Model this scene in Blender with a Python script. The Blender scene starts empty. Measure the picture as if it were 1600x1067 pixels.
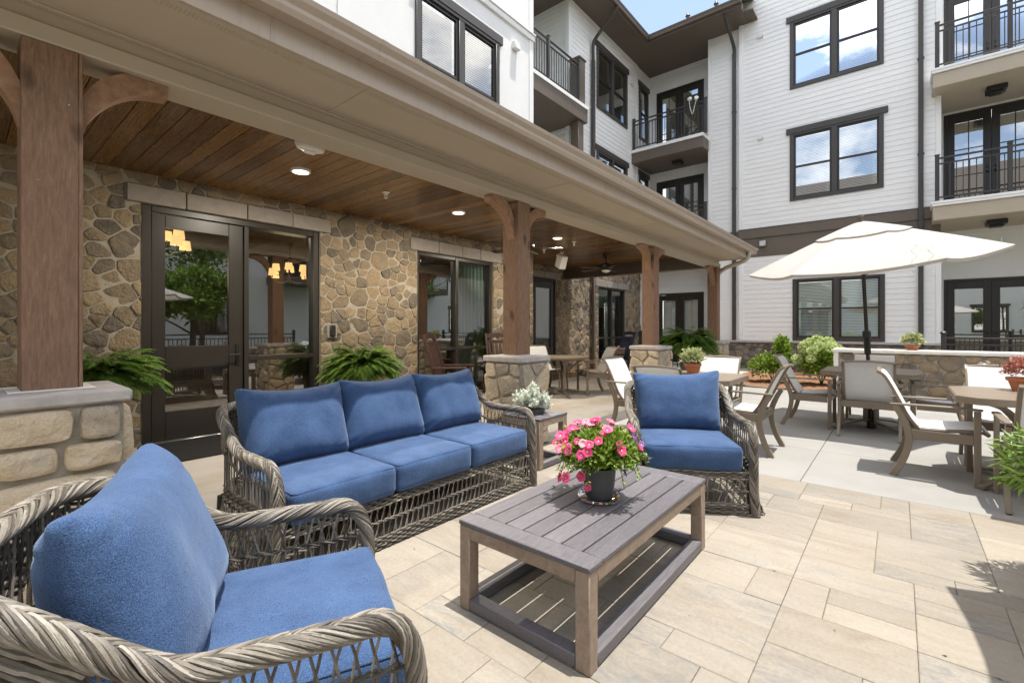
import bpy, math, random
import numpy as np
from mathutils import Vector, Matrix, noise
R = math.radians
S = bpy.context.scene
COL = S.collection

# ---------------------------------------------------------------- camera, sky, sun, exposure
cam = bpy.data.objects.new('camera', bpy.data.cameras.new('camera'))
COL.objects.link(cam)
cam.location = (0, 0, 1.25)
cam.rotation_euler = (R(90), 0, R(-50.156))
cam.data.sensor_width = 36
cam.data.lens = 16.31
cam.data.shift_y = -0.01344
cam.data.clip_start = 0.05
cam.data.clip_end = 3000
S.camera = cam
S.view_settings.view_transform = 'Standard'
S.view_settings.look = 'None'
S.view_settings.exposure = 0.84
S.view_settings.gamma = 1
S.cycles.max_bounces = 12
S.cycles.diffuse_bounces = 6
S.cycles.glossy_bounces = 4
S.cycles.transmission_bounces = 8
S.cycles.transparent_max_bounces = 24
S.cycles.sample_clamp_indirect = 6
S.cycles.caustics_reflective = False
S.cycles.caustics_refractive = False
try:
    S.cycles.use_denoising = True
    S.cycles.denoiser = 'OPENIMAGEDENOISE'
except Exception:
    pass

SUN = Vector((0.09, -0.155, 1.0)).normalized()

def node(nt, t, ins=None, **props):
    nd = nt.nodes.new(t)
    for k, v in props.items():
        setattr(nd, k, v)
    for k, v in (ins or {}).items():
        s = nd.inputs[k]
        if isinstance(v, bpy.types.NodeSocket):
            nt.links.new(v, s)
        else:
            s.default_value = v
    return nd

def ramp(nt, fac, stops, interp='LINEAR'):
    r = nt.nodes.new('ShaderNodeValToRGB')
    r.color_ramp.interpolation = interp
    e = r.color_ramp.elements
    while len(e) < len(stops):
        e.new(0.5)
    for i, (p, c) in enumerate(stops):
        e[i].position = p
        e[i].color = (*c, 1) if len(c) == 3 else c
    nt.links.new(fac, r.inputs['Fac'])
    return r.outputs['Color']

world = bpy.data.worlds.new('World')
S.world = world
world.use_nodes = True
nt = world.node_tree
bg = nt.nodes['Background']
sky = node(nt, 'ShaderNodeTexSky', sky_type='NISHITA')
sky.sun_disc = False
sky.sun_elevation = math.asin(SUN.z)
sky.sun_rotation = math.atan2(SUN.x, SUN.y)
sky.air_density = 1.0
sky.dust_density = 0.6
sky.ozone_density = 1.5
tc = node(nt, 'ShaderNodeTexCoord')
mp = node(nt, 'ShaderNodeMapping', {'Vector': tc.outputs['Generated'], 'Scale': (1.0, 1.0, 1.9), 'Location': (1.17, 2.63, 7.14)})
nz = node(nt, 'ShaderNodeTexNoise', {'Vector': mp.outputs[0], 'Scale': 2.6, 'Detail': 9.0, 'Roughness': 0.58, 'Distortion': 0.25})
cl = ramp(nt, nz.outputs['Fac'], [(0.46, (0.05, 0.05, 0.05)), (0.64, (0.92, 0.92, 0.92))])
mx = node(nt, 'ShaderNodeMixRGB', {'Fac': cl, 'Color1': sky.outputs[0], 'Color2': (15.6, 15.1, 14.2, 1)})  # cloud colour raised well above the sky's, as added fill light
nt.links.new(mx.outputs[0], bg.inputs['Color'])
bg.inputs['Strength'].default_value = 0.15

sl = bpy.data.lights.new('sun', 'SUN')
sl.energy = 4.1
sl.angle = R(0.5)
sl.color = (1.0, 0.955, 0.88)
sun = bpy.data.objects.new('sun', sl)
COL.objects.link(sun)
sun.rotation_euler = SUN.to_track_quat('Z', 'Y').to_euler()
sun.location = (0, 0, 30)

# ---------------------------------------------------------------- mesh builder
class MB:
    def __init__(s):
        s.V, s.L, s.N, s.A, s.n, s.M = [], [], [], [], 0, None

    def raw(s, V, L, N, a):
        V = np.asarray(V, dtype=np.float64).reshape(-1, 3)
        if s.M is not None:
            m = np.array(s.M)
            V = V @ m[:3, :3].T + m[:3, 3]
        s.V.append(V)
        s.L.append(np.asarray(L, dtype=np.int64) + s.n)
        N = np.asarray(N, dtype=np.int64)
        s.N.append(N)
        s.A.append(np.broadcast_to(np.asarray(a, dtype=np.float64), N.shape).copy())
        s.n += len(V)

    def add(s, V, F, a=0.5):
        s.raw(V, [i for f in F for i in f], [len(f) for f in F], a)

    def quad(s, p0, p1, p2, p3, a=0.5):
        s.add([p0, p1, p2, p3], [(0, 1, 2, 3)], a)

    def box(s, x0, x1, y0, y1, z0, z1, c=0.0, a=0.5):
        if x0 > x1: x0, x1 = x1, x0
        if y0 > y1: y0, y1 = y1, y0
        if z0 > z1: z0, z1 = z1, z0
        if c <= 0:
            V = [(x, y, z) for z in (z0, z1) for y in (y0, y1) for x in (x0, x1)]
            s.add(V, [(0, 2, 3, 1), (4, 5, 7, 6), (0, 1, 5, 4), (2, 6, 7, 3), (0, 4, 6, 2), (1, 3, 7, 5)], a)
            return
        c = min(c, (x1 - x0) * .45, (y1 - y0) * .45, (z1 - z0) * .45)
        lo, hi = (x0, y0, z0), (x1, y1, z1)
        V, idx = [], {}
        for ix in (0, 1):
            for iy in (0, 1):
                for iz in (0, 1):
                    b = [(lo, hi)[i][k] for k, i in enumerate((ix, iy, iz))]
                    sg = [1 if i == 0 else -1 for i in (ix, iy, iz)]
                    for ax in range(3):
                        p = [b[k] + (0 if k == ax else sg[k] * c) for k in range(3)]
                        idx[(ix, iy, iz, ax)] = len(V)
                        V.append(p)
        F = []
        g = lambda i, j, k, ax: idx[(i, j, k, ax)]
        for v in (0, 1):
            F.append((g(v, 0, 0, 0), g(v, 0, 1, 0), g(v, 1, 1, 0), g(v, 1, 0, 0)))
            F.append((g(0, v, 0, 1), g(1, v, 0, 1), g(1, v, 1, 1), g(0, v, 1, 1)))
            F.append((g(0, 0, v, 2), g(0, 1, v, 2), g(1, 1, v, 2), g(1, 0, v, 2)))
        for i in (0, 1):
            for j in (0, 1):
                F.append((g(i, j, 0, 0), g(i, j, 1, 0), g(i, j, 1, 1), g(i, j, 0, 1)))
                F.append((g(i, 0, j, 0), g(i, 1, j, 0), g(i, 1, j, 2), g(i, 0, j, 2)))
                F.append((g(0, i, j, 1), g(1, i, j, 1), g(1, i, j, 2), g(0, i, j, 2)))
        for i in (0, 1):
            for j in (0, 1):
                for k in (0, 1):
                    F.append((g(i, j, k, 0), g(i, j, k, 1), g(i, j, k, 2)))
        ctr = np.array([(x0 + x1) / 2, (y0 + y1) / 2, (z0 + z1) / 2])
        VV = np.array(V)
        G = []
        for f in F:
            p = VV[list(f)]
            nrm = np.cross(p[1] - p[0], p[2] - p[0])
            G.append(f if np.dot(nrm, p.mean(0) - ctr) > 0 else f[::-1])
        s.add(V, G, a)

    def tube(s, pts, r, n=6, a=0.5, closed=False, cap=True):
        P = np.asarray(pts, dtype=np.float64)
        m = len(P)
        if closed:
            T = np.roll(P, -1, 0) - np.roll(P, 1, 0)
        else:
            T = np.gradient(P, axis=0)
        T /= np.linalg.norm(T, axis=1)[:, None] + 1e-12
        U = np.zeros_like(P)
        ref = np.array([0, 0, 1.0]) if abs(T[0][2]) < .9 else np.array([1.0, 0, 0])
        u = np.cross(T[0], ref)
        for i in range(m):
            u = u - T[i] * np.dot(u, T[i])
            u /= np.linalg.norm(u) + 1e-12
            U[i] = u
        W = np.cross(T, U)
        rr = np.broadcast_to(np.asarray(r, dtype=np.float64), (m,))[:, None, None]
        th = np.linspace(0, 2 * math.pi, n, endpoint=False)
        V = P[:, None, :] + rr * (U[:, None, :] * np.cos(th)[None, :, None] + W[:, None, :] * np.sin(th)[None, :, None])
        k = m if closed else m - 1
        i = np.arange(k)[:, None] * n
        i2 = ((np.arange(k) + 1) % m)[:, None] * n
        j = np.arange(n)[None, :]
        j2 = (j + 1) % n
        Q = np.stack([i + j, i + j2, i2 + j2, i2 + j], -1).reshape(-1)
        N = [4] * (k * n)
        L = list(Q)
        if cap and not closed:
            L += list(range(n - 1, -1, -1)) + list(range((m - 1) * n, m * n))
            N += [n, n]
        s.raw(V.reshape(-1, 3), L, N, a)

    def sweep(s, pts, side, w, t, a=0.5, off=0.0):
        """flat bar: rectangle w (along side) x t swept along pts; w and t may be lists"""
        P = np.asarray(pts, dtype=np.float64)
        m = len(P)
        T = np.gradient(P, axis=0)
        T /= np.linalg.norm(T, axis=1)[:, None]
        sd = np.asarray(side, dtype=np.float64)
        sd = sd / np.linalg.norm(sd)
        Nn = np.cross(T, sd)
        Nn /= np.linalg.norm(Nn, axis=1)[:, None]
        w = np.broadcast_to(np.asarray(w, dtype=np.float64), (m,))[:, None] / 2
        t = np.broadcast_to(np.asarray(t, dtype=np.float64), (m,))[:, None] / 2
        c = np.minimum(w, t) * .3
        ring = [(-1, -1, 1, 0), (-1, -1, 0, 1), (-1, 1, 0, -1), (-1, 1, 1, 0), (1, 1, -1, 0), (1, 1, 0, -1), (1, -1, 0, 1), (1, -1, -1, 0)]
        V = np.stack([P + sd * (sx * w + ex * c) + Nn * (sn * t + en * c) for sx, sn, ex, en in ring], 1)
        n = 8
        i = np.arange(m - 1)[:, None] * n
        j = np.arange(n)[None, :]
        j2 = (j + 1) % n
        L = list(np.stack([i + j, i + j2, i + n + j2, i + n + j], -1).reshape(-1))
        N = [4] * ((m - 1) * n)
        L += list(range(n - 1, -1, -1)) + list(range((m - 1) * n, m * n))
        N += [n, n]
        s.raw(V.reshape(-1, 3), L, N, a)

    def lathe(s, prof, n=24, c=(0, 0, 0), a=0.5, sy=1.0):
        m = len(prof)
        th = np.linspace(0, 2 * math.pi, n, endpoint=False)
        V = np.array([[(c[0] + r * math.cos(t), c[1] + sy * r * math.sin(t), c[2] + z) for t in th] for r, z in prof])
        i = np.arange(m - 1)[:, None] * n
        j = np.arange(n)[None, :]
        j2 = (j + 1) % n
        L = list(np.stack([i + j, i + j2, i + n + j2, i + n + j], -1).reshape(-1))
        N = [4] * ((m - 1) * n)
        L += list(range(n - 1, -1, -1)) + list(range((m - 1) * n, m * n))
        N += [n, n]
        s.raw(V.reshape(-1, 3), L, N, a)

    def prism(s, poly, o, u, v, nrm, d0, d1, a=0.5):
        o, u, v, nrm = map(np.asarray, (o, u, v, nrm))
        n = len(poly)
        V = [o + u * x + v * y + nrm * d for d in (d0, d1) for x, y in poly]
        F = [tuple(range(n - 1, -1, -1)), tuple(range(n, 2 * n))] + [(i, (i + 1) % n, n + (i + 1) % n, n + i) for i in range(n)]
        s.add(V, F, a)

    def grid(s, G, a=0.5, wrap=False):
        G = np.asarray(G, dtype=np.float64)
        m, n = G.shape[:2]
        i = np.arange(m - 1)[:, None] * n
        nn = n if wrap else n - 1
        j = np.arange(nn)[None, :]
        j2 = (j + 1) % n
        L = np.stack([i + j, i + j2, i + n + j2, i + n + j], -1).reshape(-1)
        s.raw(G.reshape(-1, 3), L, [4] * ((m - 1) * nn), a)

    def build(s, name, mat, parent=None, smooth=True, angle=38):
        me = bpy.data.meshes.new(name)
        V, L, N, A = (np.concatenate(x) for x in (s.V, s.L, s.N, s.A))
        me.vertices.add(len(V))
        me.vertices.foreach_set('co', V.astype(np.float32).ravel())
        me.loops.add(len(L))
        me.loops.foreach_set('vertex_index', L.astype(np.int32))
        me.polygons.add(len(N))
        me.polygons.foreach_set('loop_start', np.concatenate([[0], np.cumsum(N)[:-1]]).astype(np.int32))
        me.update(calc_edges=True)
        me.polygons.foreach_set('use_smooth', np.full(len(N), smooth))
        at = me.attributes.new('rnd', 'FLOAT', 'FACE')
        at.data.foreach_set('value', A.astype(np.float32))
        if smooth and angle:
            me.set_sharp_from_angle(angle=R(angle))
        me.materials.append(mat)
        o = bpy.data.objects.new(name, me)
        COL.objects.link(o)
        if parent is not None:
            o.parent = parent
        return o

def spline(pts, n):
    P = np.asarray(pts, dtype=np.float64)
    P = np.vstack([2 * P[0] - P[1], P, 2 * P[-1] - P[-2]])
    m = len(P) - 3
    out = []
    for t in np.linspace(0, m, n):
        k = min(int(t), m - 1)
        f = t - k
        p0, p1, p2, p3 = P[k:k + 4]
        out.append(.5 * ((2 * p1) + (-p0 + p2) * f + (2 * p0 - 5 * p1 + 4 * p2 - p3) * f * f + (-p0 + 3 * p1 - 3 * p2 + p3) * f ** 3))
    return np.array(out)

def tag(o, label, cat, group=None, kind=None):
    if label: o['label'] = label
    if cat: o['category'] = cat
    if group: o['group'] = group
    if kind: o['kind'] = kind
    return o

def thing(name, label, cat, loc=(0, 0, 0), rz=0.0, group=None):
    o = bpy.data.objects.new(name, None)
    o.empty_display_size = .2
    COL.objects.link(o)
    o.location = loc
    o.rotation_euler = (0, 0, rz)
    return tag(o, label, cat, group)

def struct(o):
    o['kind'] = 'structure'
    return o

def dup(root, loc, rz, label, group=None):
    def cp(o, par):
        c = o.copy()
        COL.objects.link(c)
        c.parent = par
        for ch in o.children:
            cp(ch, c)
        return c
    c = cp(root, None)
    c.location = loc
    c.rotation_euler = (0, 0, rz)
    c['label'] = label
    if group: c['group'] = group
    return c

def rotM(loc=(0, 0, 0), rx=0, ry=0, rz=0):
    return Matrix.Translation(loc) @ Matrix.Rotation(rz, 4, 'Z') @ Matrix.Rotation(ry, 4, 'Y') @ Matrix.Rotation(rx, 4, 'X')

# ---------------------------------------------------------------- materials
def newmat(name):
    m = bpy.data.materials.new(name)
    m.use_nodes = True
    return m, m.node_tree, m.node_tree.nodes['Principled BSDF']

def pbr(name, stops, scale=(1, 1, 1), ns=6.0, detail=6.0, rough=0.6, bump=0.0, bs=None, bdist=0.004, k=0.0, metal=0.0,
        spec=0.4, dist=0.0, interp='LINEAR', rr=0.0, nrough=0.6, transl=0.0, stretch_by_rnd=False):
    m, nt, b = newmat(name)
    tc = node(nt, 'ShaderNodeTexCoord')
    mp = node(nt, 'ShaderNodeMapping', {'Vector': tc.outputs['Object'], 'Scale': scale})
    vec = mp.outputs[0]
    at = node(nt, 'ShaderNodeAttribute', attribute_name='rnd')
    if k > 0:
        off = node(nt, 'ShaderNodeVectorMath', {0: vec, 1: (0, 0, 0)}, operation='ADD')
        mul = node(nt, 'ShaderNodeVectorMath', {0: (37.0, 53.0, 71.0)}, operation='SCALE')
        nt.links.new(at.outputs['Fac'], mul.inputs['Scale'])
        nt.links.new(mul.outputs[0], off.inputs[1])
        vec = off.outputs[0]
    n1 = node(nt, 'ShaderNodeTexNoise', {'Vector': vec, 'Scale': ns, 'Detail': detail, 'Roughness': nrough, 'Distortion': dist})
    st = node(nt, 'ShaderNodeMapRange', {0: n1.outputs['Fac'], 1: .25, 2: .75, 3: 0.0, 4: 1.0})
    fac = st.outputs[0]
    if k > 0:
        a = node(nt, 'ShaderNodeMath', {0: fac, 1: 1 - k}, operation='MULTIPLY')
        c = node(nt, 'ShaderNodeMath', {0: at.outputs['Fac'], 1: k, 2: a.outputs[0]}, operation='MULTIPLY_ADD')
        fac = c.outputs[0]
    col = ramp(nt, fac, stops, interp)
    nt.links.new(col, b.inputs['Base Color'])
    b.inputs['Roughness'].default_value = rough
    if rr:
        rg = node(nt, 'ShaderNodeMapRange', {0: n1.outputs['Fac'], 1: .3, 2: .7, 3: rough - rr, 4: rough + rr})
        nt.links.new(rg.outputs[0], b.inputs['Roughness'])
    b.inputs['Metallic'].default_value = metal
    b.inputs['Specular IOR Level'].default_value = spec
    if bump:
        n2 = node(nt, 'ShaderNodeTexNoise', {'Vector': vec, 'Scale': bs or ns * 3, 'Detail': 5.0, 'Roughness': .6})
        bp = node(nt, 'ShaderNodeBump', {'Height': n2.outputs['Fac'], 'Strength': bump, 'Distance': bdist})
        nt.links.new(bp.outputs[0], b.inputs['Normal'])
    if transl:
        tr = node(nt, 'ShaderNodeBsdfTranslucent', {'Color': col})
        ms = node(nt, 'ShaderNodeMixShader', {0: transl, 1: b.outputs[0], 2: tr.outputs[0]})
        nt.links.new(ms.outputs[0], nt.nodes['Material Output'].inputs['Surface'])
    return m

def glassmat(name, tint=(.9, .95, .93), ior=1.7, base=0.03):
    m, nt, b = newmat(name)
    nt.nodes.remove(b)
    fr = node(nt, 'ShaderNodeFresnel', {'IOR': ior})
    ad = node(nt, 'ShaderNodeMath', {0: fr.outputs[0], 1: base}, operation='ADD', use_clamp=True)
    t = node(nt, 'ShaderNodeBsdfTransparent', {'Color': (*tint, 1)})
    g = node(nt, 'ShaderNodeBsdfGlossy', {'Color': (1, 1, 1, 1), 'Roughness': 0.0})
    mx = node(nt, 'ShaderNodeMixShader', {0: ad.outputs[0], 1: t.outputs[0], 2: g.outputs[0]})
    nt.links.new(mx.outputs[0], nt.nodes['Material Output'].inputs['Surface'])
    return m

def emit(name, col, st):
    m, nt, b = newmat(name)
    b.inputs['Base Color'].default_value = (*col, 1)
    b.inputs['Emission Color'].default_value = (*col, 1)
    b.inputs['Emission Strength'].default_value = st
    return m

def fabric(name, c0, c1, sc=520.0):
    m, nt, b = newmat(name)
    tc = node(nt, 'ShaderNodeTexCoord')
    n1 = node(nt, 'ShaderNodeTexNoise', {'Vector': tc.outputs['Object'], 'Scale': sc * .80, 'Detail': 2.0, 'Roughness': .8})
    n2 = node(nt, 'ShaderNodeTexNoise', {'Vector': tc.outputs['Object'], 'Scale': 9.0, 'Detail': 4.0})
    ad = node(nt, 'ShaderNodeMath', {0: n2.outputs['Fac'], 1: .22, 2: n1.outputs['Fac']}, operation='MULTIPLY_ADD')
    col = ramp(nt, ad.outputs[0], [(.40, c0), (.78, c1)])
    nt.links.new(col, b.inputs['Base Color'])
    b.inputs['Roughness'].default_value = .9
    b.inputs['Specular IOR Level'].default_value = .2
    b.inputs['Sheen Weight'].default_value = .25
    b.inputs['Sheen Tint'].default_value = (.6, .75, 1, 1)
    w1 = node(nt, 'ShaderNodeTexNoise', {'Vector': tc.outputs['Object'], 'Scale': sc * .5, 'Detail': 2.0})
    w2 = node(nt, 'ShaderNodeTexNoise', {'Vector': tc.outputs['Object'], 'Scale': 22.0, 'Detail': 3.0})
    hs = node(nt, 'ShaderNodeMath', {0: w2.outputs['Fac'], 1: 2.5, 2: w1.outputs['Fac']}, operation='MULTIPLY_ADD')
    bp = node(nt, 'ShaderNodeBump', {'Height': hs.outputs[0], 'Strength': .55, 'Distance': .0022})
    nt.links.new(bp.outputs[0], b.inputs['Normal'])
    return m

MAT = {}
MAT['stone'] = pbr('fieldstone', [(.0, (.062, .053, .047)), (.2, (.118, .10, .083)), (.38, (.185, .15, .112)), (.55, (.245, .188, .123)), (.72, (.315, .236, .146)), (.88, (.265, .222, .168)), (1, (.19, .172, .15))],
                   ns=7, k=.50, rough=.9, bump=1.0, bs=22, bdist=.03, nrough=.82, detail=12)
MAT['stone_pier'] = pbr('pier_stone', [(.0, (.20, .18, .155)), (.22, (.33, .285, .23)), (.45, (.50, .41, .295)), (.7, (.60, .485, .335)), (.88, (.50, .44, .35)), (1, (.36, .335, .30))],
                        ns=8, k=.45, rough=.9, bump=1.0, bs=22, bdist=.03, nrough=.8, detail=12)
MAT['stone_grey'] = pbr('grey_fieldstone', [(.0, (.07, .065, .06)), (.3, (.14, .125, .11)), (.55, (.21, .185, .155)), (.8, (.28, .235, .18)), (1, (.30, .22, .11))],
                        ns=9, k=.66, rough=.85, bump=.8, bs=38, bdist=.012)
MAT['mortar'] = pbr('mortar', [(0, (.29, .26, .21)), (1, (.40, .36, .30))], ns=14, rough=.95, bump=.7, bs=90, bdist=.006)
MAT['mortar_dark'] = pbr('grey_mortar', [(0, (.22, .20, .17)), (1, (.32, .29, .25))], ns=14, rough=.95, bump=.7, bs=90, bdist=.006)
MAT['lintel'] = pbr('cast_stone', [(0, (.22, .195, .175)), (1, (.34, .305, .275))], ns=12, k=.35, rough=.9, bump=.5, bs=60)
MAT['cap'] = pbr('cap_stone', [(0, (.36, .33, .31)), (1, (.52, .47, .43))], ns=10, rough=.9, bump=.6, bs=50, bdist=.006)
MAT['white_cap'] = pbr('white_stone_cap', [(0, (.66, .62, .56)), (1, (.76, .72, .66))], ns=10, rough=.85, bump=.3, bs=60)
def timber(name, stops, axis):
    m = pbr(name, stops, scale=axis, ns=3.2, k=.2, rough=.78, bump=.8, bs=14, dist=.8, bdist=.003, detail=12, nrough=.78)
    nt = m.node_tree
    b = nt.nodes['Principled BSDF']
    col = b.inputs['Base Color'].links[0].from_socket
    tc = node(nt, 'ShaderNodeTexCoord')
    wob = node(nt, 'ShaderNodeTexNoise', {'Vector': tc.outputs['Object'], 'Scale': 9.0, 'Detail': 4.0})
    ad = node(nt, 'ShaderNodeMixRGB', {'Fac': .05, 'Color1': tc.outputs['Object'], 'Color2': wob.outputs['Color']}, blend_type='ADD')
    mp = node(nt, 'ShaderNodeMapping', {'Vector': ad.outputs[0], 'Scale': (5.5, 5.5, 2.6)})
    v = node(nt, 'ShaderNodeTexVoronoi', {'Vector': mp.outputs[0], 'Scale': 1.0})
    kn = node(nt, 'ShaderNodeMapRange', {0: v.outputs['Distance'], 1: .08, 2: .20, 3: .8, 4: 0.0})
    mx = node(nt, 'ShaderNodeMixRGB', {'Fac': kn.outputs[0], 'Color1': col, 'Color2': (.045, .022, .014, 1)})
    v2 = node(nt, 'ShaderNodeTexVoronoi', {'Vector': tc.outputs['Object'], 'Scale': 12.0})
    sp = node(nt, 'ShaderNodeMapRange', {0: v2.outputs['Distance'], 1: .035, 2: .05, 3: .8, 4: 0.0})
    m2 = node(nt, 'ShaderNodeMixRGB', {'Fac': sp.outputs[0], 'Color1': mx.outputs[0], 'Color2': (.62, .58, .52, 1)})
    nt.links.new(m2.outputs[0], b.inputs['Base Color'])
    return m
MAT['post'] = timber('stained_timber', [(0, (.095, .05, .029)), (.4, (.205, .118, .072)), (.7, (.295, .182, .118)), (1, (.42, .29, .20))], (26, 26, 3.0))
MAT['brace'] = pbr('stained_brace', [(0, (.15, .08, .045)), (.5, (.30, .17, .10)), (1, (.42, .275, .18))], scale=(5, 26, 5), ns=4, k=.2, rough=.7, bump=.4, bs=12, dist=.4, bdist=.003, detail=10)
MAT['plank'] = pbr('ceiling_plank', [(0, (.012, .006, .0025)), (.30, (.055, .026, .009)), (.54, (.165, .082, .026)), (.76, (.35, .18, .054)), (1, (.58, .33, .115))], scale=(19, .6, 4), ns=2.2, k=.26, rough=.26, bump=.3, bs=8, dist=4.6, nrough=.80, bdist=.002, detail=12)
MAT['taupe'] = pbr('taupe_paint', [(0, (.415, .352, .265)), (1, (.445, .38, .295))], ns=2, rough=.55, bump=.06, bs=120)
def weathered(name, stops):
    m = pbr(name, stops, ns=2, rough=.38, spec=.5)
    nt = m.node_tree
    b = nt.nodes['Principled BSDF']
    col = b.inputs['Base Color'].links[0].from_socket
    tc = node(nt, 'ShaderNodeTexCoord')
    mp = node(nt, 'ShaderNodeMapping', {'Vector': tc.outputs['Object'], 'Scale': (9, 1.2, 1.2)})
    n = node(nt, 'ShaderNodeTexNoise', {'Vector': mp.outputs[0], 'Scale': 2.0, 'Detail': 8.0, 'Roughness': .7})
    f = node(nt, 'ShaderNodeMapRange', {0: n.outputs['Fac'], 1: .52, 2: .75, 3: 0.0, 4: .35})
    mx = node(nt, 'ShaderNodeMixRGB', {'Fac': f.outputs[0], 'Color1': col, 'Color2': (.20, .16, .125, 1)})
    nt.links.new(mx.outputs[0], b.inputs['Base Color'])
    return m
MAT['gutter'] = weathered('gutter_metal', [(0, (.38, .308, .243)), (1, (.41, .334, .265))])
MAT['brown_trim'] = pbr('brown_trim', [(0, (.118, .094, .072)), (1, (.14, .112, .086))], ns=2, rough=.5)
MAT['dark_trim'] = pbr('dark_trim', [(0, (.052, .046, .041)), (1, (.066, .058, .052))], ns=3, rough=.42)
MAT['door_dark'] = pbr('dark_door_paint', [(0, (.026, .022, .018)), (1, (.034, .029, .024))], ns=3, rough=.36)
MAT['rail_dark'] = pbr('dark_rail', [(0, (.04, .036, .033)), (1, (.055, .05, .045))], ns=3, rough=.4)
MAT['white_siding'] = pbr('white_siding', [(0, (.785, .775, .755)), (1, (.84, .83, .81))], ns=3, k=.3, rough=.62, bump=.05, bs=60)
MAT['white_wall'] = pbr('white_stucco', [(0, (.78, .77, .75)), (1, (.83, .82, .80))], ns=4, rough=.8, bump=.3, bs=90)
MAT['shingle'] = pbr('shingle', [(0, (.05, .042, .036)), (1, (.13, .11, .09))], ns=30, rough=.95, bump=.5, bs=60)
MAT['glass'] = glassmat('window_glass', (.70, .77, .74), 1.8, .12)
MAT['glass_sky'] = glassmat('coated_glass', (.62, .70, .72), 2.3, .26)
MAT['glass_door'] = glassmat('door_glass', (.84, .88, .85), 1.8, .16)
MAT['blind'] = pbr('blind_slat', [(0, (.66, .67, .66)), (1, (.74, .75, .74))], ns=2, rough=.5)
MAT['curtain'] = pbr('curtain', [(0, (.44, .60, .56)), (1, (.58, .72, .68))], ns=3, rough=.9, transl=.3)
MAT['dark_room'] = pbr('dark_interior', [(0, (.10, .085, .065)), (1, (.13, .11, .085))], ns=2, rough=.9)
MAT['wood_floor'] = pbr('interior_floor', [(0, (.09, .045, .02)), (1, (.17, .09, .04))], scale=(1, 8, 1), ns=3, rough=.35)
MAT['shade'] = emit('lamp_shade', (1.0, .60, .23), 0.85)
MAT['lamp'] = emit('lamp_lens', (1.0, .86, .62), 5.0)
MAT['fan_lamp'] = pbr('fan_lamp_glass', [(0, (.80, .78, .72)), (1, (.84, .82, .77))], rough=.25)
MAT['white_plastic'] = pbr('white_plastic', [(0, (.72, .70, .64)), (1, (.76, .74, .69))], ns=2, rough=.45)
MAT['black_metal'] = pbr('black_metal', [(0, (.014, .013, .012)), (1, (.022, .02, .018))], ns=3, rough=.38)
MAT['steel'] = pbr('brushed_steel', [(0, (.5, .5, .5)), (1, (.62, .62, .62))], ns=20, rough=.3, metal=.9)
MAT['mat'] = pbr('doormat_rubber', [(0, (.006, .006, .007)), (1, (.018, .018, .019))], ns=60, rough=.9, bump=.5, bs=220)
def pavermat():
    m, nt, b = newmat('paver')
    tc = node(nt, 'ShaderNodeTexCoord')
    at = node(nt, 'ShaderNodeAttribute', attribute_name='rnd')
    mul = node(nt, 'ShaderNodeVectorMath', {0: (37.0, 53.0, 71.0)}, operation='SCALE')
    nt.links.new(at.outputs['Fac'], mul.inputs['Scale'])
    off = node(nt, 'ShaderNodeVectorMath', {0: tc.outputs['Object'], 1: mul.outputs[0]}, operation='ADD')
    mp = node(nt, 'ShaderNodeMapping', {'Vector': off.outputs[0], 'Scale': (3.4, 1.0, 1)})
    n1 = node(nt, 'ShaderNodeTexNoise', {'Vector': mp.outputs[0], 'Scale': 2.0, 'Detail': 12.0, 'Roughness': .72, 'Distortion': .9})
    n2 = node(nt, 'ShaderNodeTexNoise', {'Vector': mp.outputs[0], 'Scale': 3.4, 'Detail': 12.0, 'Roughness': .82, 'Distortion': 1.6})
    n3 = node(nt, 'ShaderNodeTexNoise', {'Vector': tc.outputs['Object'], 'Scale': 60.0, 'Detail': 6.0, 'Roughness': .7})
    base = ramp(nt, n1.outputs['Fac'], [(.26, (.25, .205, .152)), (.45, (.315, .272, .215)), (.6, (.342, .304, .25)), (.75, (.355, .303, .23))])
    # the grey cast belongs to some pavers only
    w = node(nt, 'ShaderNodeMath', {0: at.outputs['Fac'], 1: 7.31}, operation='MULTIPLY')
    w = node(nt, 'ShaderNodeMath', {0: w.outputs[0]}, operation='FRACT')
    w = node(nt, 'ShaderNodeMapRange', {0: w.outputs[0], 1: .42, 2: 1.0, 3: .10, 4: .80})
    g = node(nt, 'ShaderNodeMapRange', {0: n2.outputs['Fac'], 1: .44, 2: .60, 3: 0.0, 4: 1.0})
    f = node(nt, 'ShaderNodeMath', {0: w.outputs[0], 1: g.outputs[0]}, operation='MULTIPLY')
    mx = node(nt, 'ShaderNodeMixRGB', {'Fac': f.outputs[0], 'Color1': base, 'Color2': (.19, .195, .194, 1)})
    sp = node(nt, 'ShaderNodeMapRange', {0: n3.outputs['Fac'], 1: .35, 2: .65, 3: .90, 4: 1.06})
    tone = node(nt, 'ShaderNodeMath', {0: at.outputs['Fac'], 1: 13.7}, operation='MULTIPLY')
    tone = node(nt, 'ShaderNodeMath', {0: tone.outputs[0]}, operation='FRACT')
    tone = node(nt, 'ShaderNodeMapRange', {0: tone.outputs[0], 3: .72, 4: .94})
    tone = node(nt, 'ShaderNodeMath', {0: tone.outputs[0], 1: sp.outputs[0]}, operation='MULTIPLY')
    mm = node(nt, 'ShaderNodeMixRGB', {'Fac': 1.0, 'Color1': mx.outputs[0], 'Color2': tone.outputs[0]}, blend_type='MULTIPLY')
    nt.links.new(mm.outputs[0], b.inputs['Base Color'])
    b.inputs['Roughness'].default_value = .8
    b.inputs['Specular IOR Level'].default_value = .3
    bp = node(nt, 'ShaderNodeBump', {'Height': n3.outputs['Fac'], 'Strength': .35, 'Distance': .002})
    nt.links.new(bp.outputs[0], b.inputs['Normal'])
    return m
MAT['paver'] = pavermat()
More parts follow.
